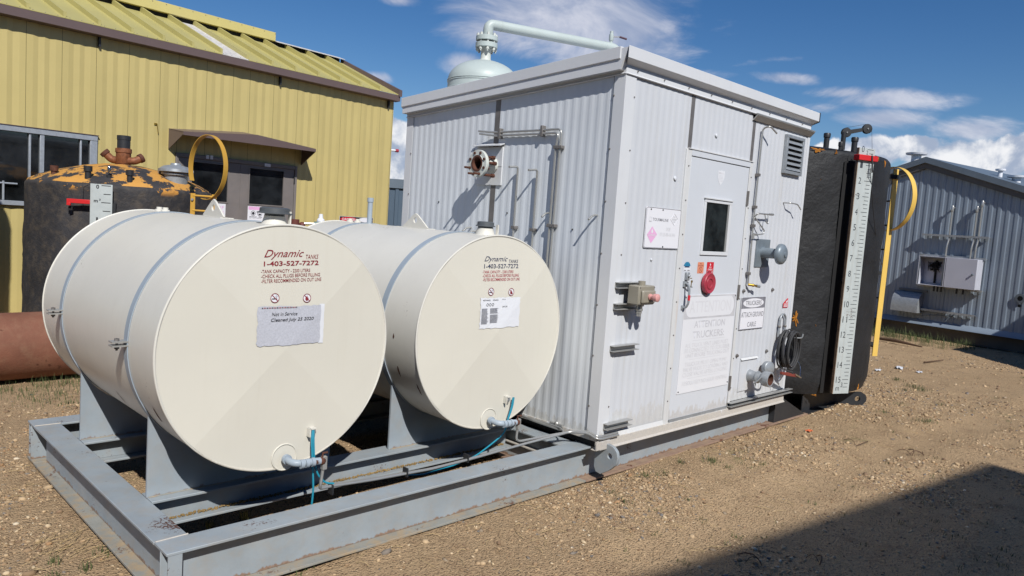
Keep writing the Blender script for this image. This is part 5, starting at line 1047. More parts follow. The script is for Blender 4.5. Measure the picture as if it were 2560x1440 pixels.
# ---- the peeling one beside the yellow building
QX, QY, QR = -1.15, 6.4, .98
qt = thing('foam_tank', (QX, QY, 0), 'short black foam-coated tank with peeling orange top, before the yellow building', 'tank')
mb = foam_body(QX, QY, QR, .05, 1.90, .05, .022, 9); mb.build('tank_body', BLACKF_L, qt, smooth=60)
prof = [(QR - .02, 1.87), (QR - .035, 1.905), (QR * .85, 1.965), (QR * .65, 2.04), (QR * .42, 2.105), (QR * .2, 2.14), (0, 2.15)]
seg = 120; vs = []
for i, (r_, z_) in enumerate(prof):
    for k in range(seg):
        a_ = 2 * math.pi * k / seg; e_ = float(vnoise(np.array([math.cos(a_) * r_ * 9 + 50]), np.array([math.sin(a_) * r_ * 9 + 50]), 31)[0]) - .5
        vs.append((QX + r_ * math.cos(a_), QY + r_ * math.sin(a_), z_ + e_ * .02))
mb = MB(); mb.add(vs, [(i * seg + k, i * seg + (k + 1) % seg, (i + 1) * seg + (k + 1) % seg, (i + 1) * seg + k) for i in range(len(prof) - 1) for k in range(seg)]); mb.build('tank_dome', DOMEF, qt, smooth=50)
ga = math.radians(-117.9); O, U, N = board_frame(QX, QY, ga, 1.05)
mb = MB(); mb.prism([tuple(O + U * a_ + Vector((0, 0, b_))) for a_, b_ in ((-.104, .5), (.104, .5), (.104, 1.893), (-.104, 1.893))], N * .006); gb = mb.build('gauge_board', GAUGE, qt)
mb = MB(); mb.prism([tuple(O + U * .13 + Vector((0, 0, z_)) + N * d) for z_, d in ((.5, -.03), (1.70, -.03), (1.70, -.07), (.5, -.07))], -U * .1); mb.build('board_post', BLACKS, gb)
f = bfn(O, U, N, .0068)
for i in range(0, 16):
    z_ = 1.878 - i * .0885; u0 = {0: -.0, 1: .02, 2: .0, 3: .015}[i % 4]
    flat([(u0, z_ - .004), (.088, z_ - .004), (.088, z_ + .004), (u0, z_ + .004)], f, INK_K, gb, 'tick_mark')
letter('0', (-.05, -.022, 1.842, 1.885), f, INK_K, gb, 'numeral', bold=.03); letter('m', (-.07, -.032, 1.700, 1.725), f, INK_K, gb, 'numeral', bold=.03); letter('3', (-.022, -.006, 1.72, 1.74), f, INK_K, gb, 'numeral', bold=.02); letter('1', (-.045, -.028, 1.50, 1.545), f, INK_K, gb, 'numeral', bold=.03)
mb = MB(); mb.prism([tuple(O + U * a_ + N * d + Vector((0, 0, 1.676))) for a_, d in ((-.33, -.05), (-.104, -.012), (-.104, .02), (-.33, -.02))], (0, 0, .045)); mb.prism([tuple(O + U * a_ + N * d + Vector((0, 0, 1.65))) for a_, d in ((-.33, -.05), (-.29, -.045), (-.29, -.012), (-.33, -.02))], (0, 0, .03)); mb.build('float_marker', REDF, gb, bevel=.004)
mb = MB(); mb.tube([tuple(O - U * .19 + N * -.02 + Vector((0, 0, 1.70))), tuple(O - U * .185 + N * -.03 + Vector((0, 0, 1.90))), tuple(O - U * .02 + N * -.10 + Vector((0, 0, 1.93)))], .003, 5); mb.build('float_cable', CABLE, gb)
mb = MB(); mb.prism([tuple(O + U * a_ + N * -.055 + Vector((0, 0, b_))) for a_, b_ in ((-.32, 1.60), (-.28, 1.60), (-.28, 1.64), (-.32, 1.64))], N * .004); mb.build('float_slot', DARKGAP, gb)
for x_, y_, zt2, r_, mt_ in ((-1.908, 6.20, 2.062, .040, RUST), (-1.697, 5.75, 2.078, .042, BLACKP), (-1.341, 5.56, 2.069, .038, BLACKP)):
    mb = MB(); mb.lathe([(r_ * .75, 1.82), (r_ * .75, zt2 - .06), (r_, zt2 - .058), (r_, zt2), (0, zt2)], (x_, y_, 0), (0, 0, 1), 18); mb.build('capped_pipe', mt_, qt)
mb = MB(); mb.lathe([(.028, 1.85), (.028, 2.0)], (-1.505, 5.70, 0), (0, 0, 1), 12); mb.build('fitting_stem', BLACKP, qt); mb = MB(); mb.ball((-1.505, 5.70, 2.06), .034, 14, 10, (.6, .6, 1.3)); mb.build('chrome_fitting', CHROME, qt)
tx_, ty_ = -1.17, 6.33                                                   # bronze relief tee
mb = MB(); mb.lathe([(.085, 2.10), (.085, 2.15), (.075, 2.152)], (tx_, ty_, 0), (0, 0, 1), 16); mb.lathe([(.078, 2.155), (.082, 2.16), (.082, 2.28), (.09, 2.285), (.09, 2.33), (.07, 2.335)], (tx_, ty_, 0), (0, 0, 1), 12); mb.build('tee_body', COPPER, qt)
mb = MB(); mb.lathe([(.07, 2.335), (.07, 2.43), (.074, 2.432), (.074, 2.48), (.06, 2.482), (.058, 2.42), (0, 2.42)], (tx_, ty_, 0), (0, 0, 1), 20); mb.build('tee_stack', BLACKS, qt)
for s__ in (-1, 1):
    d_ = Vector((.71, -.70, 0)) * s__; c0 = Vector((tx_, ty_, 2.195)); mb = MB(); mb.tube(bend([tuple(c0 + d_ * .06), tuple(c0 + d_ * .135), tuple(c0 + d_ * .20 + Vector((0, 0, .07)) + (Vector((-.02, -.02, 0)) if s__ < 0 else Vector((.02, .05, -.03))))], .05), .043, 16); mb.build('tee_elbow', COPPER, qt)
    e_ = c0 + d_ * .20 + Vector((0, 0, .07)) + (Vector((-.02, -.02, 0)) if s__ < 0 else Vector((.02, .05, -.03))); q_ = (e_ - (c0 + d_ * .135)).normalized(); mb = MB(); mb.lathe([(.046, -.02), (.053, -.018), (.053, .022), (.044, .024), (.042, -.01), (0, -.01)], e_, q_, 20); mb.build('elbow_mouth', RUST, qt)
hx, hy = -.77, 5.80                                                      # round hatch
mb = MB(); mb.lathe([(.13, 1.93), (.13, 2.06), (.155, 2.065), (.155, 2.085)], (hx, hy, 0), (0, 0, 1), 32); mb.build('hatch_neck', GALV, qt); mb = MB(); mb.lathe([(.15, 2.09), (.185, 2.10), (.18, 2.13), (.13, 2.165), (.06, 2.18), (.055, 2.20), (0, 2.202)], (hx, hy, 0), (0, 0, 1), 36); mb.build('hatch_lid', GALV, qt)
for s__ in (-1, 1): mb = MB(); mb.box(hx + s__ * .13 - .018, hx + s__ * .13 + .018, hy - s__ * .13 - .018, hy - s__ * .13 + .018, 2.03, 2.13); mb.build('hatch_clamp', ALU, qt)
# ladder with hoop
Lq = Vector((-.765, 5.29, 0)); tq = Vector((.72, -.69, 0)); rq = Vector((-.69, -.72, 0))
for k in (0, 1): flatbar(Lq + tq * (.235 * k) + Vector((0, 0, .4)), Lq + tq * (.235 * k) + Vector((0, 0, 1.87)), tq * .025, rq * .006).build('ladder_rail', YHOOP, qt)
for z_ in (.6, .87, 1.14, 1.41, 1.68, 1.845): mb = MB(); mb.tube([tuple(Lq + Vector((0, 0, z_))), tuple(Lq + tq * .235 + Vector((0, 0, z_)))], .011, 8); mb.build('ladder_rung', YHOOP, qt)
hc = Lq + tq * .155 + Vector((0, 0, 2.165)); n = 48; vs = []; hu = (tq * .9 + rq * .45).normalized(); hn = Vector((hu.y, -hu.x, 0))
for k in range(n + 1):
    a_ = math.radians(-104 + 310 * k / n); p_ = hc + hu * .268 * math.cos(a_) + Vector((0, 0, .355)) * math.sin(a_); r0 = (hu * math.cos(a_) + Vector((0, 0, 1)) * math.sin(a_)) * .003; wv = hn * .03
    vs += [tuple(p_ - wv - r0), tuple(p_ + wv - r0), tuple(p_ + wv + r0), tuple(p_ - wv + r0)]
mb = MB(); mb.add(vs, [(4 * k + i, 4 * k + (i + 1) % 4, 4 * (k + 1) + (i + 1) % 4, 4 * (k + 1) + i) for k in range(n) for i in range(4)]); mb.build('ladder_hoop', YHOOP, qt, smooth=50)
for k in (0, 1): mb = MB(); b_ = Lq + tq * (.235 * k) + rq * .012 + Vector((0, 0, 1.80)); mb.lathe([(.014, 0), (.014, .012)], b_, rq, 6); mb.build('rail_bolt', GALV, qt)

# ================================================================== RUSTY PIPE ON THE GROUND
rp = thing('steel_pipe', (-2.4, 5.05, 0), 'large rust-brown steel pipe lying on the ground behind the tanks', 'pipe')
Rp = .315; mb = MB(); mb.lathe([(Rp - .012, 0), (Rp, .0), (Rp, 5.2), (Rp - .012, 5.2), (Rp - .012, 0)], (-5.2, 4.92, Rp), (.9965, .03, 0), 64, cap=False); mb.build('pipe_wall', RUSTPIPE, rp)

# ================================================================== RISER BEHIND THE TANKS
rs_ = thing('valve_riser', (-.66, 3.0, 0), 'rusty riser valve with green handle standing behind the cream tanks', 'valve')
mb = MB(); mb.cyl((-.76, 3.0, 0), (-.76, 3.0, 1.60), .024, 12); mb.build('riser_pipe', GREY, rs_); mb = MB(); mb.cyl((-.76, 3.0, 1.58), (-.76, 3.0, 1.69), .04, 10); mb.ball((-.70, 2.98, 1.64), .03, 8, 6); mb.build('valve_body', mat('dark_red_valve', S(104, 54, 46), .6), rs_)
mb = MB(); mb.tube([(-.70, 2.98, 1.655), (-.58, 2.93, 1.66)], .010, 8); mb.build('valve_stem', STAIN, rs_); mb = MB(); mb.tube([(-.60, 2.94, 1.66), (-.54, 2.91, 1.662)], .02, 8); mb.build('valve_handle', mat('green_grip', S(70, 104, 100), .5), rs_)
vc = thing('vent_cone', (-.56, 3.0, 0), 'small white conical vent on a post behind the cream tanks', 'vent')
mb = MB(); mb.lathe([(.03, 0), (.03, 1.59), (.085, 1.60), (.08, 1.615), (.04, 1.65), (.035, 1.70), (.022, 1.71), (.018, 1.75), (0, 1.752)], (-.50, 3.0, 0), (0, 0, 1), 20); mb.build('cone_body', PAPER, vc)

# ================================================================== YELLOW BUILDING (local axes: s along the wall, d into the building, z up)
THY = math.radians(5.7); nnv = Vector((-math.sin(THY), math.cos(THY), 0))
yb = thing('yellow_building', tuple(nnv * 8.77), 'yellow ribbed metal building with brown trim and standing-seam roof', 'building', rotz=THY)
B = lambda mb, name, mt_, parent=None, **k: mb.build(name, mt_, parent or yb, local=True, **k)
seams = [-3.03, -2.58, -2.14, -1.69, -1.245, -.806, -.373, .067, .514, .970, 1.25, 1.704, 2.157, 2.454, 2.902, 3.375, 3.832, 4.315, 4.777, 5.247, 5.568]
openings = [(-2.3, .089, 1.555, 2.60), (1.232, 3.413, 0.0, 2.50)]
ZE = 4.02
def ypanel(a, b):
    w_ = b - a; k = 2 if w_ > .36 else 1; fl = .08 if k == 2 else .05; vw = (w_ - 2 * fl) / k; prof = [(0, 0), (fl, 0)]
    for i in range(k): prof += [(fl + vw * (i + .46), .0095), (fl + vw * (i + 1), 0)]
    prof += [(w_ - .004, 0)]
    prof = sorted(set(prof)); pts = [(a + x, d) for x, d in prof]
    cuts = [o_ for o_ in openings if o_[0] < b and o_[1] > a]
    mb = MB(); lo_ = MB()
    for i in range(len(pts) - 1):
        (x0, d0), (x1, d1) = pts[i], pts[i + 1]; xs = [x0] + sorted({q_ for o_ in cuts for q_ in o_[:2] if x0 < q_ < x1}) + [x1]
        for u0, u1 in zip(xs, xs[1:]):
            e0 = d0 + (d1 - d0) * (u0 - x0) / max(x1 - x0, 1e-6); e1 = d0 + (d1 - d0) * (u1 - x0) / max(x1 - x0, 1e-6); rng = [(0.02, ZE)]
            for o_ in cuts:
                if o_[0] < (u0 + u1) / 2 < o_[1]: rng = [(o_[3], ZE)] + ([(.02, o_[2])] if o_[2] > .05 else [])
            for za, zb_ in rng: (lo_ if len(rng) > 1 and za < 1 else mb).add([(u0, e0, za), (u1, e1, za), (u1, e1, zb_), (u0, e0, zb_)], [(0, 1, 2, 3)])
    mb.add([(b - .003, 0, .02), (b, .02, .02), (b, .02, ZE), (b - .003, 0, ZE)], [(0, 1, 2, 3)]) if not any(o_[0] < b < o_[1] for o_ in openings) else None
    if lo_.f: B(lo_, 'wall_panel', YELLOW, smooth=0)
    return B(mb, 'wall_panel', YELLOW, smooth=0)
for a, b in zip(seams, seams[1:]): ypanel(a, b)
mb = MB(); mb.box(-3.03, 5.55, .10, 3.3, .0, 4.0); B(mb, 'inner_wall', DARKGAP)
mb = MB(); mb.box(5.55, 5.575, .0, 3.4, 0, 4.0); mb.prism([(5.55, 0, 4.0), (5.55, 1.68, 4.82), (5.55, 3.4, 4.0)], (.025, 0, 0)); B(mb, 'side_wall', YELLOW)
# eave gutter, hangers
mb = MB(); mb.prism([(-3.1, -.155, 3.985), (-3.1, -.155, 4.092), (-3.1, -.145, 4.098), (-3.1, -.02, 4.098), (-3.1, -.02, 3.975)], (8.70, 0, 0)); B(mb, 'gutter', BROWN, smooth=0)
for s__ in (.088, 3.0, 5.42): mb = MB(); mb.box(s__ - .012, s__ + .012, -.05, .0, 3.84, 3.99); B(mb, 'gutter_bracket', BLACKS)
# roof
RY0, RZ0, RY1, RZ1 = -.15, 4.112, 1.68, 4.86
ribs = [-2.55, -2.12, -1.69, -1.26, -.83, -.391, .051, .498, .952, 1.403, 1.868, 2.322, 2.781, 3.241, 3.711, 4.18, 4.648, 5.122]
edges = [-3.05] + ribs + [5.56]
for a, b in zip(edges, edges[1:]):
    mb = MB(); mb.prism([(a + .002, RY0, RZ0 - .012), (a + .002, RY0, RZ0), (a + .002, RY1, RZ1), (a + .002, RY1, RZ1 - .012)], (b - a - .004, 0, 0)); B(mb, 'roof_panel', SKYL if abs(a - 1.868) < .01 else YELLOWR, smooth=0)
for s__ in ribs:
    mb = MB(); mb.prism([(s__ - .019, RY0 + .03, RZ0 + .002), (s__ - .019, RY0 + .03, RZ0 + .082), (s__ + .019, RY0 + .03, RZ0 + .082), (s__ + .019, RY0 + .03, RZ0 + .002)], (0, RY1 - RY0 - .03, RZ1 - RZ0)); B(mb, 'roof_rib', YELLOWR, smooth=0)
mb = MB(); mb.prism([(-3.05, RY1, RZ1), (-3.05, 3.6, 4.05), (-3.05, 3.6, 4.0), (-3.05, RY1, RZ1 - .05)], (8.6, 0, 0)); B(mb, 'rear_roof', YELLOWR, smooth=0)
mb = MB(); mb.box(-3.05, 3.93, RY1 - .05, RY1 + .35, 4.935, 5.10); B(mb, 'ridge_vent', YELLOWB, bevel=.006); mb = MB(); mb.box(-3.05, 5.5, RY1 + .02, RY1 + .2, 4.70, 4.94); B(mb, 'ridge_gap_shade', DARKGAP)  # dark box painted as the shade in the gap under the vent
mb = MB(); mb.prism([(3.93, RY1 - .10, 4.925), (3.93, RY1 + .10, 4.985), (3.93, RY1 + .30, 4.925), (3.93, RY1 + .30, 4.915), (3.93, RY1 + .10, 4.972), (3.93, RY1 - .10, 4.915)], (1.62, 0, 0)); B(mb, 'ridge_cap', SKYL, smooth=0)
mb = MB(); mb.prism([(5.55, RY0 - .03, RZ0 - .04), (5.55, RY0 - .03, RZ0 + .085), (5.55, RY1 + .05, RZ1 + .085), (5.55, RY1 + .05, RZ1 - .04)], (.07, 0, 0)); B(mb, 'rake_trim', BROWN, smooth=0)
mb = MB()
for k in range(58): mb.ball((-3.0 + k * .148, RY0 + .012, RZ0 + .006), .008, 5, 3)
for k in range(30): mb.ball((-2.9 + k * .235, RY1 - .052, 5.075), .009, 5, 3)
e_ = B(mb, 'roof_fasteners', GALVD); e_['kind'] = 'stuff'
# window
wx0, wx1, wz0, wz1 = -2.3, .089, 1.555, 2.60
for b_ in ((wx0, wx1, -.04, .05, wz1 - .075, wz1), (wx0, wx1, -.045, .05, wz0, wz0 + .06), (wx0, wx0 + .07, -.035, .05, wz0 + .06, wz1 - .075), (wx1 - .095, wx1, -.035, .05, wz0 + .06, wz1 - .075), (-.638, -.585, -.03, .03, wz0 + .06, wz1 - .075), (-.768, -.742, -.022, .03, wz0 + .06, wz1 - .075), (-.135, -.112, -.022, .03, wz0 + .06, wz1 - .075), (-1.6, -1.56, -.03, .03, wz0 + .06, wz1 - .075)):
    mb = MB(); mb.box(*b_); B(mb, 'window_frame', ALUW, bevel=.004)
for a, b in ((-2.23, -1.6), (-1.56, -.768), (-.742, -.638), (-.585, -.135), (-.112, -.006)): mb = MB(); mb.box(a, b, .012, .016, wz0 + .06, wz1 - .075); B(mb, 'window_pane', GLASS)
mb = MB(); mb.box(wx0 - .01, wx1 + .015, -.05, .0, wz1, wz1 + .008); B(mb, 'window_drip', BROWN)
mb = MB(); mb.tube([(-2.1, -.02, 1.84), (-.90, -.02, 1.84)], .012, 8); mb.tube([(-1.06, -.02, 1.62), (-1.06, -.02, 1.87)], .014, 8); B(mb, 'window_bar', ALUW)
# doors
mb = MB(); mb.box(1.232, 1.275, -.03, .05, 0, 2.50); mb.box(3.37, 3.413, -.03, .05, 0, 2.50); mb.box(1.275, 3.37, -.03, .05, 2.44, 2.50); B(mb, 'door_frame', WDOOR, bevel=.004)
for x0, x1, p0, p1 in ((1.28, 2.335, 1.50, 2.11), (2.345, 3.365, 2.505, 3.152)):
    mb = MB(); mb.box(x0, x1, -.008, .04, .03, 1.785); mb.box(x0, x1, -.008, .04, 2.39, 2.435); mb.box(x0, p0, -.008, .04, 1.785, 2.39); mb.box(p1, x1, -.008, .04, 1.785, 2.39); dd = B(mb, 'door_leaf', WDOOR, smooth=0)
    mb = MB(); mb.box(p0 - .02, p1 + .02, -.016, -.006, 1.770, 1.79); mb.box(p0 - .02, p1 + .02, -.016, -.006, 2.385, 2.40); mb.box(p0 - .02, p0, -.015, -.006, 1.79, 2.385); mb.box(p1, p1 + .02, -.015, -.006, 1.79, 2.385); B(mb, 'pane_bead', WDOOR, dd); mb = MB(); mb.box(p0, p1, .004, .010, 1.785, 2.39); B(mb, 'door_pane', GLASS, dd)
mb = MB(); mb.box(2.333, 2.347, -.014, -.009, .05, 2.43); B(mb, 'astragal', WDOOR)
mb = MB(); mb.cyl((3.36, -.03, 2.20), (3.36, -.03, 2.32), .012, 8); B(mb, 'door_hinge', BLACKS)
LF = lambda d: (lambda u, v: (u, d, v))
for a, b, z0, z1 in ((1.715, 1.765, 2.455, 2.515), (1.785, 1.832, 2.455, 2.515), (2.762, 2.875, 2.437, 2.489)): mb = MB(); mb.box(a, b, -.0325, -.0305, z0, z1); B(mb, 'door_sticker', PAPER)
# canopy
cz = lambda s__: 2.765 + (.0 if abs(s__) > 9 else 0)
mb = MB(); A0, A1, AM = 1.165, 3.52, 2.36; F0, F1, DP = 1.12, 3.475, -.46
front = [(F0, DP, 2.745), (F1, DP, 2.762), (F1, DP, 2.812), (AM - .02, DP, 2.905), (F0, DP, 2.795)]
mb.prism(front, (0, .012, 0)); B(mb, 'canopy_fascia', BROWN, smooth=0)
mb = MB(); mb.prism([(F0, DP + .012, 2.79), (AM, DP + .012, 2.90), (AM, 0, 2.96), (A0 - .045, 0, 2.85)], (0, 0, -.012)); mb.prism([(AM, DP + .012, 2.90), (F1, DP + .012, 2.81), (A1, 0, 2.85), (AM, 0, 2.96)], (0, 0, -.012)); B(mb, 'canopy_roof', BROWN, smooth=0)
for x0, s__ in ((F0, 1), (F1, -1)): mb = MB(); mb.prism([(x0, DP + .012, 2.755), (x0, DP + .012, 2.80), (x0 + (.04 if s__ < 0 else .0), 0, 2.85), (x0 + (.04 if s__ < 0 else .0), 0, 2.535)], (.012 * s__, 0, 0)); B(mb, 'canopy_cheek', BROWN, smooth=0)
# bits on the wall
mb = MB(); mb.tube([(.90, -.005, 2.895), (.93, -.02, 2.89), (.95, -.02, 2.75)], .006, 6); mb.box(.895, .935, -.012, -.002, 2.87, 2.90); B(mb, 'wall_hook', BRASS)
mb = MB(); mb.tube([(5.56, .2, 3.05), (5.80, .12, 3.055)], .022, 10); B(mb, 'vent_spigot', PAPER); mb = MB(); mb.tube([(5.79, .123, 3.055), (5.85, .105, 3.056)], .034, 10); B(mb, 'spigot_cap', RED)
def ysign(name, x0, x1, z0, z1, d, label):
    o = bpy.data.objects.new(name, None); COL.objects.link(o); o.matrix_world = yb_m; o['label'] = label; o['category'] = 'sign'
    mb = MB(); mb.box(x0, x1, d - .004, d, z0, z1); mb.build('sign_panel', SIGNW, o, local=True, smooth=0); return o, LF(d - .0048), LF(d - .0056)
yb_m = Matrix.Translation(nnv * 8.77) @ Matrix.Rotation(THY, 4, 'Z')
o, f1, f2 = ysign('safety_sign', 2.488, 3.13, 1.30, 1.752, -.012, 'white safety sign with black pictograms on the grey double door')
flat([(2.5, 1.745), (3.12, 1.745), (3.12, 1.69), (2.5, 1.69)], f1, INK_P, o, 'header_band', True)
for cx, kind in ((2.59, 0), (2.715, 1), (2.84, 2), (2.965, 1)):
    a_ = flat(disc((cx, 1.632), .045), f1, INK_K, o, 'pictogram', True); flat(disc((cx, 1.632), .038), f2, SIGNW, a_, 'pictogram_field', True); flat(disc((cx, 1.632), .026, 12) if kind != 1 else [(cx - .03, 1.632), (cx + .03, 1.632), (cx + .02, 1.61), (cx, 1.60), (cx - .02, 1.61)], LF(-.0184), INK_K, a_, 'pictogram_shape', True)
flat([(2.52, 1.57), (2.66, 1.57), (2.66, 1.577), (2.52, 1.577)], f1, INK_K, o, 'print_line', True); flat([(2.69, 1.57), (2.76, 1.57), (2.76, 1.577), (2.69, 1.577)], f1, INK_K, o, 'print_line', True); letter('DO NOT ENTER', (2.52, 2.75, 1.545, 1.562), f1, INK_K, o, local=True)
o, f1, f2 = ysign('faded_sign', 1.62, 2.085, 1.30, 1.757, -.012, 'faded pink-printed sign on the door leaf behind the yellow hoop'); letter('OUT OF', (1.66, 2.06, 1.665, 1.725), f1, INK_P, o, local=True); letter('SERVICE', (1.66, 2.06, 1.575, 1.635), f1, INK_P, o, local=True)
o, f1, f2 = ysign('danger_sign', 4.385, 5.19, 1.30, 1.676, -.012, 'danger sign with red and black ovals low on the yellow wall')
flat([(4.39, 1.672), (5.185, 1.672), (5.185, 1.575), (4.39, 1.575)], f1, INK_K, o, 'header_band', True)
flat([(4.60 + .195 * math.cos(k * .2094), 1.624 + .043 * math.sin(k * .2094)) for k in range(30)], f2, STRED, o, 'danger_oval', True); letter('DANGER', (4.45, 4.75, 1.603, 1.645), LF(-.0184), SIGNW, o, bold=.01, local=True); flat([(5.0 + .17 * math.cos(k * .2094), 1.624 + .043 * math.sin(k * .2094)) for k in range(30)], f2, SIGNW, o, 'caution_oval', True)

# ================================================================== GREY BUILDING (t to the left along the gable wall)
THG = math.radians(80); ev = Vector((math.cos(THG), math.sin(THG), 0)); gn = Vector((math.sin(THG), -math.cos(THG), 0))
gb_ = thing('grey_building', (12.86, 1.36, 0), 'blue-grey corrugated gable building with wall cabinets, behind the black tank', 'building', rotz=THG)
# local x = t (left), local y = -gn (towards the camera is +y)
Bg = lambda mb, name, mt_, parent=None, **k: mb.build(name, mt_, parent or gb_, local=True, **k)
APT, APZ, SL = .67, 3.49, .322
gz = lambda t: APZ - SL * abs(t - APT)
t0, t1_ = -2.3, 3.6
def gpanel(a, b):
    prof = []; x = a
    while x < b - 1e-6:
        for dx, d in ((0, 0), (.06, 0), (.08, .009), (.13, .009), (.15, 0)):
            if x + dx <= b: prof.append((x + dx, d))
        x += .155
    prof = sorted(set(prof + ([(APT, 0.0)] if a < APT < b else []))); mb = MB(); n = len(prof); mb.add([(t, d, .30) for t, d in prof] + [(t, d, gz(t)) for t, d in prof], [(i, i + 1, n + i + 1, n + i) for i in range(n - 1)]); return Bg(mb, 'wall_panel', GREYB, smooth=0)
a = t0
while a < t1_: gpanel(a, min(a + .775, t1_)); a += .775
mb = MB(); mb.prism([(t0 + .05, -.02, .3), (t1_ - .05, -.02, .3), (t1_ - .05, -.02, gz(t1_)), (APT, -.02, APZ), (t0 + .05, -.02, gz(t0))], (0, -8, 0)); Bg(mb, 'building_body', GREYB, smooth=0)
for e_ in (t0 - .15, t1_ + .15):
    mb = MB(); zz = APZ + .235 - SL * abs(e_ - APT); mb.prism([(APT, .10, APZ + .235), (e_, .10, zz), (e_, .10, zz - .12), (APT, .10, APZ + .115)], (0, -.04, 0)); Bg(mb, 'gable_fascia', GREYBF, smooth=0)
    mb = MB(); mb.prism([(APT, .06, APZ + .12), (e_, .06, zz - .115), (e_, .06, zz - .24), (APT, .06, APZ - .005)], (0, -.05, 0)); Bg(mb, 'gable_soffit', GREYBB, smooth=0)
    mb = MB(); mb.prism([(APT, .09, APZ + .23), (e_, .09, zz - .005), (e_, .09, zz - .05), (APT, .09, APZ + .185)], (0, -8.2, 0)); Bg(mb, 'roof_slope', GREYBF, smooth=0)
for t, zt2, yy, r_ in ((1.44, 3.95, -1.0, .14), (-.31, 3.57, -1.0, .06), (-.62, 3.43, -1.0, .11)):
    zr_ = APZ + .2 - SL * abs(t - APT); mb = MB(); mb.lathe([(r_ * .72, zr_ - .15), (r_ * .72, zt2 - .05), (r_ * 1.5, zt2 - .045), (r_ * 1.6, zt2 - .01), (0, zt2)], (t, yy, 0), (0, 0, 1), 24); Bg(mb, 'roof_vent', PAPER)
mb = MB(); mb.box(t0 - .1, t1_ + .1, -7.5, -.06, 0, .28); Bg(mb, 'skid_base', CONC); mb = MB(); mb.prism([(t0 - .1, .0, .375), (t0 - .1, .09, .29), (t0 - .1, .10, .265), (t0 - .1, -.05, .265)], (t1_ - t0 + .2, 0, 0)); Bg(mb, 'base_flashing', GREYB)
for z_, a_, b_ in ((2.133, -.72, .56), (1.715, -.715, .545), (1.09, -.715, .535), (.592, -.63, .445)):
    mb = MB(); mb.box(a_, b_, .03, .11, z_ - .006, z_); mb.box(a_, b_, .105, .111, z_ - .03, z_ + .012); Bg(mb, 'strut_rail', GALV)
for (xa, za), (xb, zb_) in (((.030, 1.74), (.024, 2.70)), ((-.436, 1.73), (-.439, 2.70)), ((-.518, 1.74), (-.522, 2.81))):
    mb = MB(); mb.tube(bend([(xa, .13, za - .03), (xa, .13, za + .18), (xb, .09, za + .32), (xb, .09, zb_)], .05), .018, 10); Bg(mb, 'conduit', STAIN); mb = MB(); mb.lathe([(.024, -.09), (.026, -.08), (.026, .02), (.02, .03)], (xb, .09, zb_), (0, 0, 1), 12); mb.tube([(xb, .09, zb_ - .01), (xb, .02, zb_ - .01)], .02, 10); Bg(mb, 'conduit_elbow', STAIN)
hd = MB(); hx0, hx1 = .41, .965; pr = [(.02, .92), (.07, .915), (.14, .885), (.20, .82), (.235, .72), (.25, .60), (.25, .50), (.02, .50)]
hd.prism([(hx0, d, z_) for d, z_ in pr], (hx1 - hx0, 0, 0)); Bg(hd, 'vent_hood', GALV, smooth=35); mb = MB(); mb.box(hx0 - .06, hx1 - .02, .02, .035, .93, .975); Bg(mb, 'hood_flashing', CABD)
mb = MB(); mb.lathe([(.09, 0), (.09, .012), (.05, .014), (.045, .01), (0, .01)], (-1.36, .03, 1.025), (0, 1, 0), 24); Bg(mb, 'wall_flange', CABD); mb = MB(); mb.lathe([(.045, .0145), (0, .0145)], (-1.36, .03, 1.025), (0, 1, 0), 16); mb.lathe([(.03, .004), (0, .004)], (-1.36, .03, .885), (0, 1, 0), 12); Bg(mb, 'wall_hole', DARKGAP)
mb = MB(); mb.tube(bend([(-.30, .05, .60), (-.15, .09, .48), (-.10, .09, .40)], .03), .012, 8); mb.tube([(.42, .06, .45), (.1, .06, .50), (-.2, .06, .52)], .008, 6); Bg(mb, 'loose_conduit', CABD)
gb_m = Matrix.Translation(Vector((12.86, 1.36, 0))) @ Matrix.Rotation(THG, 4, 'Z')
def gthing(name, label, cat): o = bpy.data.objects.new(name, None); COL.objects.link(o); o.matrix_world = gb_m; o['label'] = label; o['category'] = cat; return o
co = gthing('electrical_cabinet', 'open electrical cabinet with dark wiring inside on the grey building', 'cabinet')
x0, x1, z0, z1, y0, y1 = -.065, .462, 1.10, 1.69, .06, .30
mb = MB(); mb.box(x0, x1, y0, y0 + .01, z0, z1); mb.build('cabinet_back', CABW, co, local=True); 
mb = MB(); mb.box(x0, x0 + .012, y0 + .01, y1, z0, z1); mb.box(x1 - .012, x1, y0 + .01, y1, z0, z1); mb.box(x0 + .012, x1 - .012, y0 + .01, y1, z1 - .012, z1); mb.box(x0 + .012, x1 - .012, y0 + .01, y1, z0, z0 + .012); mb.build('cabinet_case', CABW, co, local=True)
mb = MB(); mb.box(x0 + .012, x0 + .04, y1 - .02, y1 - .004, z0 + .012, z1 - .012); mb.box(x1 - .03, x1 - .012, y1 - .02, y1 - .004, z0 + .012, z1 - .012); mb.box(x0 + .04, x1 - .03, y1 - .02, y1 - .004, z1 - .03, z1 - .012); mb.build('cabinet_lip', CABD, co, local=True)
mb = MB(); mb.box(.05, .38, y0 + .012, y0 + .02, z0 + .05, z1 - .05); mb.build('mounting_plate', CABW, co, local=True); mb = MB(); mb.box(.185, .215, y0 + .02, y0 + .06, z0 + .05, z1 - .08); mb.box(.16, .26, y0 + .02, y0 + .08, z1 - .25, z1 - .12); mb.box(.27, .33, y0 + .02, y0 + .05, z1 - .2, z1 - .17); mb.box(.27, .31, y0 + .02, y0 + .05, z1 - .28, z1 - .25)
rr_ = random.Random(8)
for k in range(14): mb.tube([(rr_.uniform(.08, .35), y0 + rr_.uniform(.03, .12), z1 - rr_.uniform(.08, .32)) for _ in range(4)], .006, 5)
mb.build('wiring', DARKGAP, co, local=True)
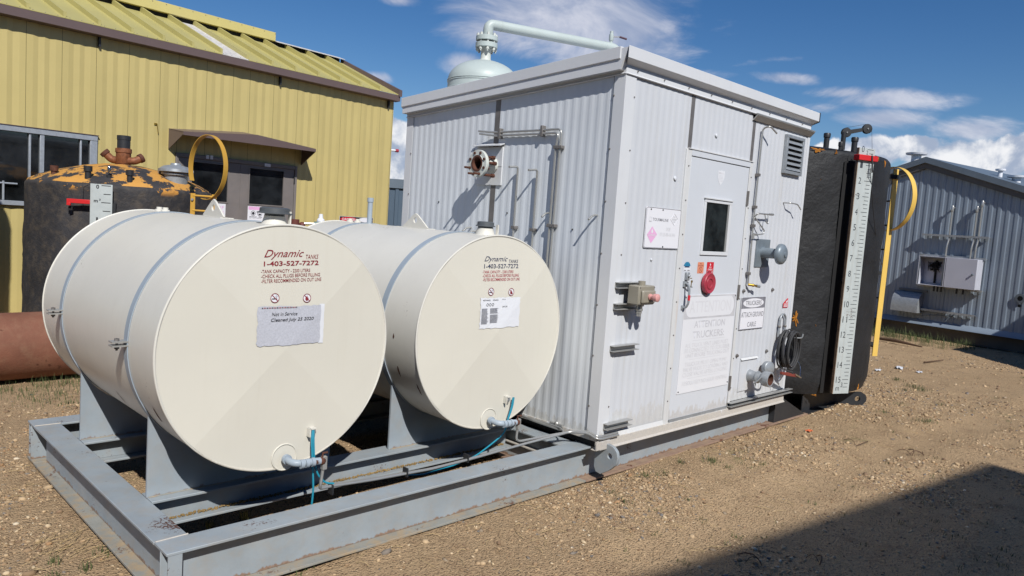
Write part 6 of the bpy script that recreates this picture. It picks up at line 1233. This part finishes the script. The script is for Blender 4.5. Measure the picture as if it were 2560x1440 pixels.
cl_ = gthing('electrical_cabinet', 'closed pale electrical cabinet beside the open one on the grey building', 'cabinet')
x0, x1 = -.66, -.075; mb = MB(); mb.box(x0, x1, y0, y1 - .02, z0, z1); mb.build('cabinet_case', CABW, cl_, local=True, bevel=.004); mb = MB(); mb.box(x0 + .0, x1 - .0, y1 - .02, y1, z0 - .005, z1 + .005); mb.build('cabinet_door', CABW, cl_, local=True, bevel=.006)
mb = MB(); mb.lathe([(.018, 0), (.018, .02)], (x0 + .07, y1, 1.39), (0, 1, 0), 12); mb.box(x0 + .062, x0 + .078, y1 + .015, y1 + .03, 1.37, 1.41); mb.build('cabinet_latch', CABD, cl_, local=True)
mb = MB()
for t in (.02, .09, .16, -.28, -.40): mb.cyl((t, .17, 1.09), (t, .17, .985), .018, 10)
mb.build('cable_glands', BLACKS, co, local=True)

# ================================================================== FAR BUILDING BETWEEN YELLOW BUILDING AND SHACK
fbd = thing('slate_building', (9.5, 11.7, 0), 'far slate-blue ribbed shed seen between the yellow building and the white shack', 'building')
d_ = Vector((.71, -.704, 0)); nrm2 = Vector((-.704, -.71, 0)); b0 = Vector((7.0, 14.18, 0)); prof = []; x = 0
while x < 7.0:
    for dx, d in ((0, 0), (.10, 0), (.12, .03), (.20, .03), (.22, 0)): prof.append((x + dx, d))
    x += .25
n = len(prof); mb = MB(); P_ = lambda t, d, z_: tuple(b0 + d_ * t + nrm2 * d + Vector((0, 0, z_)))
mb.add([P_(t, d, 0) for t, d in prof] + [P_(t, d, 2.50) for t, d in prof], [(i, i + 1, n + i + 1, n + i) for i in range(n - 1)]); mb.build('wall_panel', NAVYB, fbd, smooth=0)
mb = MB(); mb.prism([P_(0, .06, 2.46), P_(7.2, .06, 2.46), P_(7.2, .06, 2.70), P_(0, .06, 2.70)], -nrm2 * .10); mb.build('eave_fascia', GREYBF, fbd); mb = MB(); mb.prism([P_(0, -.03, 0), P_(7.1, -.03, 0), P_(7.1, -.03, 2.60), P_(0, -.03, 2.60)], -nrm2 * 3); mb.build('building_body', NAVYB, fbd)

# ================================================================== ASSUMED BUILDINGS OUT OF FRAME WHOSE SHADOWS CROSS THE YARD
def shed(name, corner, du, dv, L, W, hgt, label):
    o = thing(name, (corner[0], corner[1], 0), label, 'building'); c_ = Vector((corner[0], corner[1], 0)); du = Vector(du).normalized(); dv = Vector(dv).normalized()
    mb = MB(); q_ = [c_ + du * .1 + dv * .1, c_ + du * (L - .1) + dv * .1, c_ + du * (L - .1) + dv * (W - .1), c_ + du * .1 + dv * (W - .1)]; mb.prism([tuple(p_) for p_ in q_], (0, 0, hgt - .05)); mb.build('wall', BROWN, o)  # walls kept dark so little light bounces back into the yard
    mb = MB(); q_ = [c_, c_ + du * L, c_ + du * L + dv * W, c_ + dv * W]; mb.prism([tuple(p_ + Vector((0, 0, hgt - .12))) for p_ in q_], (0, 0, .12)); mb.build('roof', GREYBF, o)
    mb = MB(); a_ = c_ + du * (L * .4) + dv * .09; mb.prism([tuple(a_), tuple(a_ + du * 1.0), tuple(a_ + du * 1.0 + Vector((0, 0, 2.1))), tuple(a_ + Vector((0, 0, 2.1)))], -dv * .04); mb.build('door', DOORM, o); return o
Hs = 8.5; k_ = Hs / 2.1
shed('unseen_shed', (3.42 - k_, -1.66 - Hs), (-.990, .141, 0), (-.12, -1, 0), 26, 9, Hs, 'tall dark shed assumed behind the viewer, whose roof shadow crosses the gravel')
Hs = 3.4; k_ = Hs / 2.1
shed('unseen_shed', (11.75 - k_, .84 - Hs), (1, -.15, 0), (-.72, -.72, 0), 6, 4.5, Hs, 'dark shed assumed beyond the frame, shading the ground by the grey building')  # unseen shed, assumed as caster of this ground shadow

ot = thing('foam_tank', (-3.78, 6.45, 0), 'taller black tank added outside the frame so its shadow darkens the yellow wall', 'tank')  # unseen tank, added for the shadow it throws on the wall
foam_body(-3.78, 6.45, .82, .02, 3.75, .05, .02, 15).build('tank_body', BLACKF, ot, smooth=60); mb = MB(); mb.lathe([(.80, 3.74), (.5, 3.86), (0, 3.92)], (-3.78, 6.45, 0), (0, 0, 1), 48, cap=False); mb.build('tank_roof', BLACKF, ot)
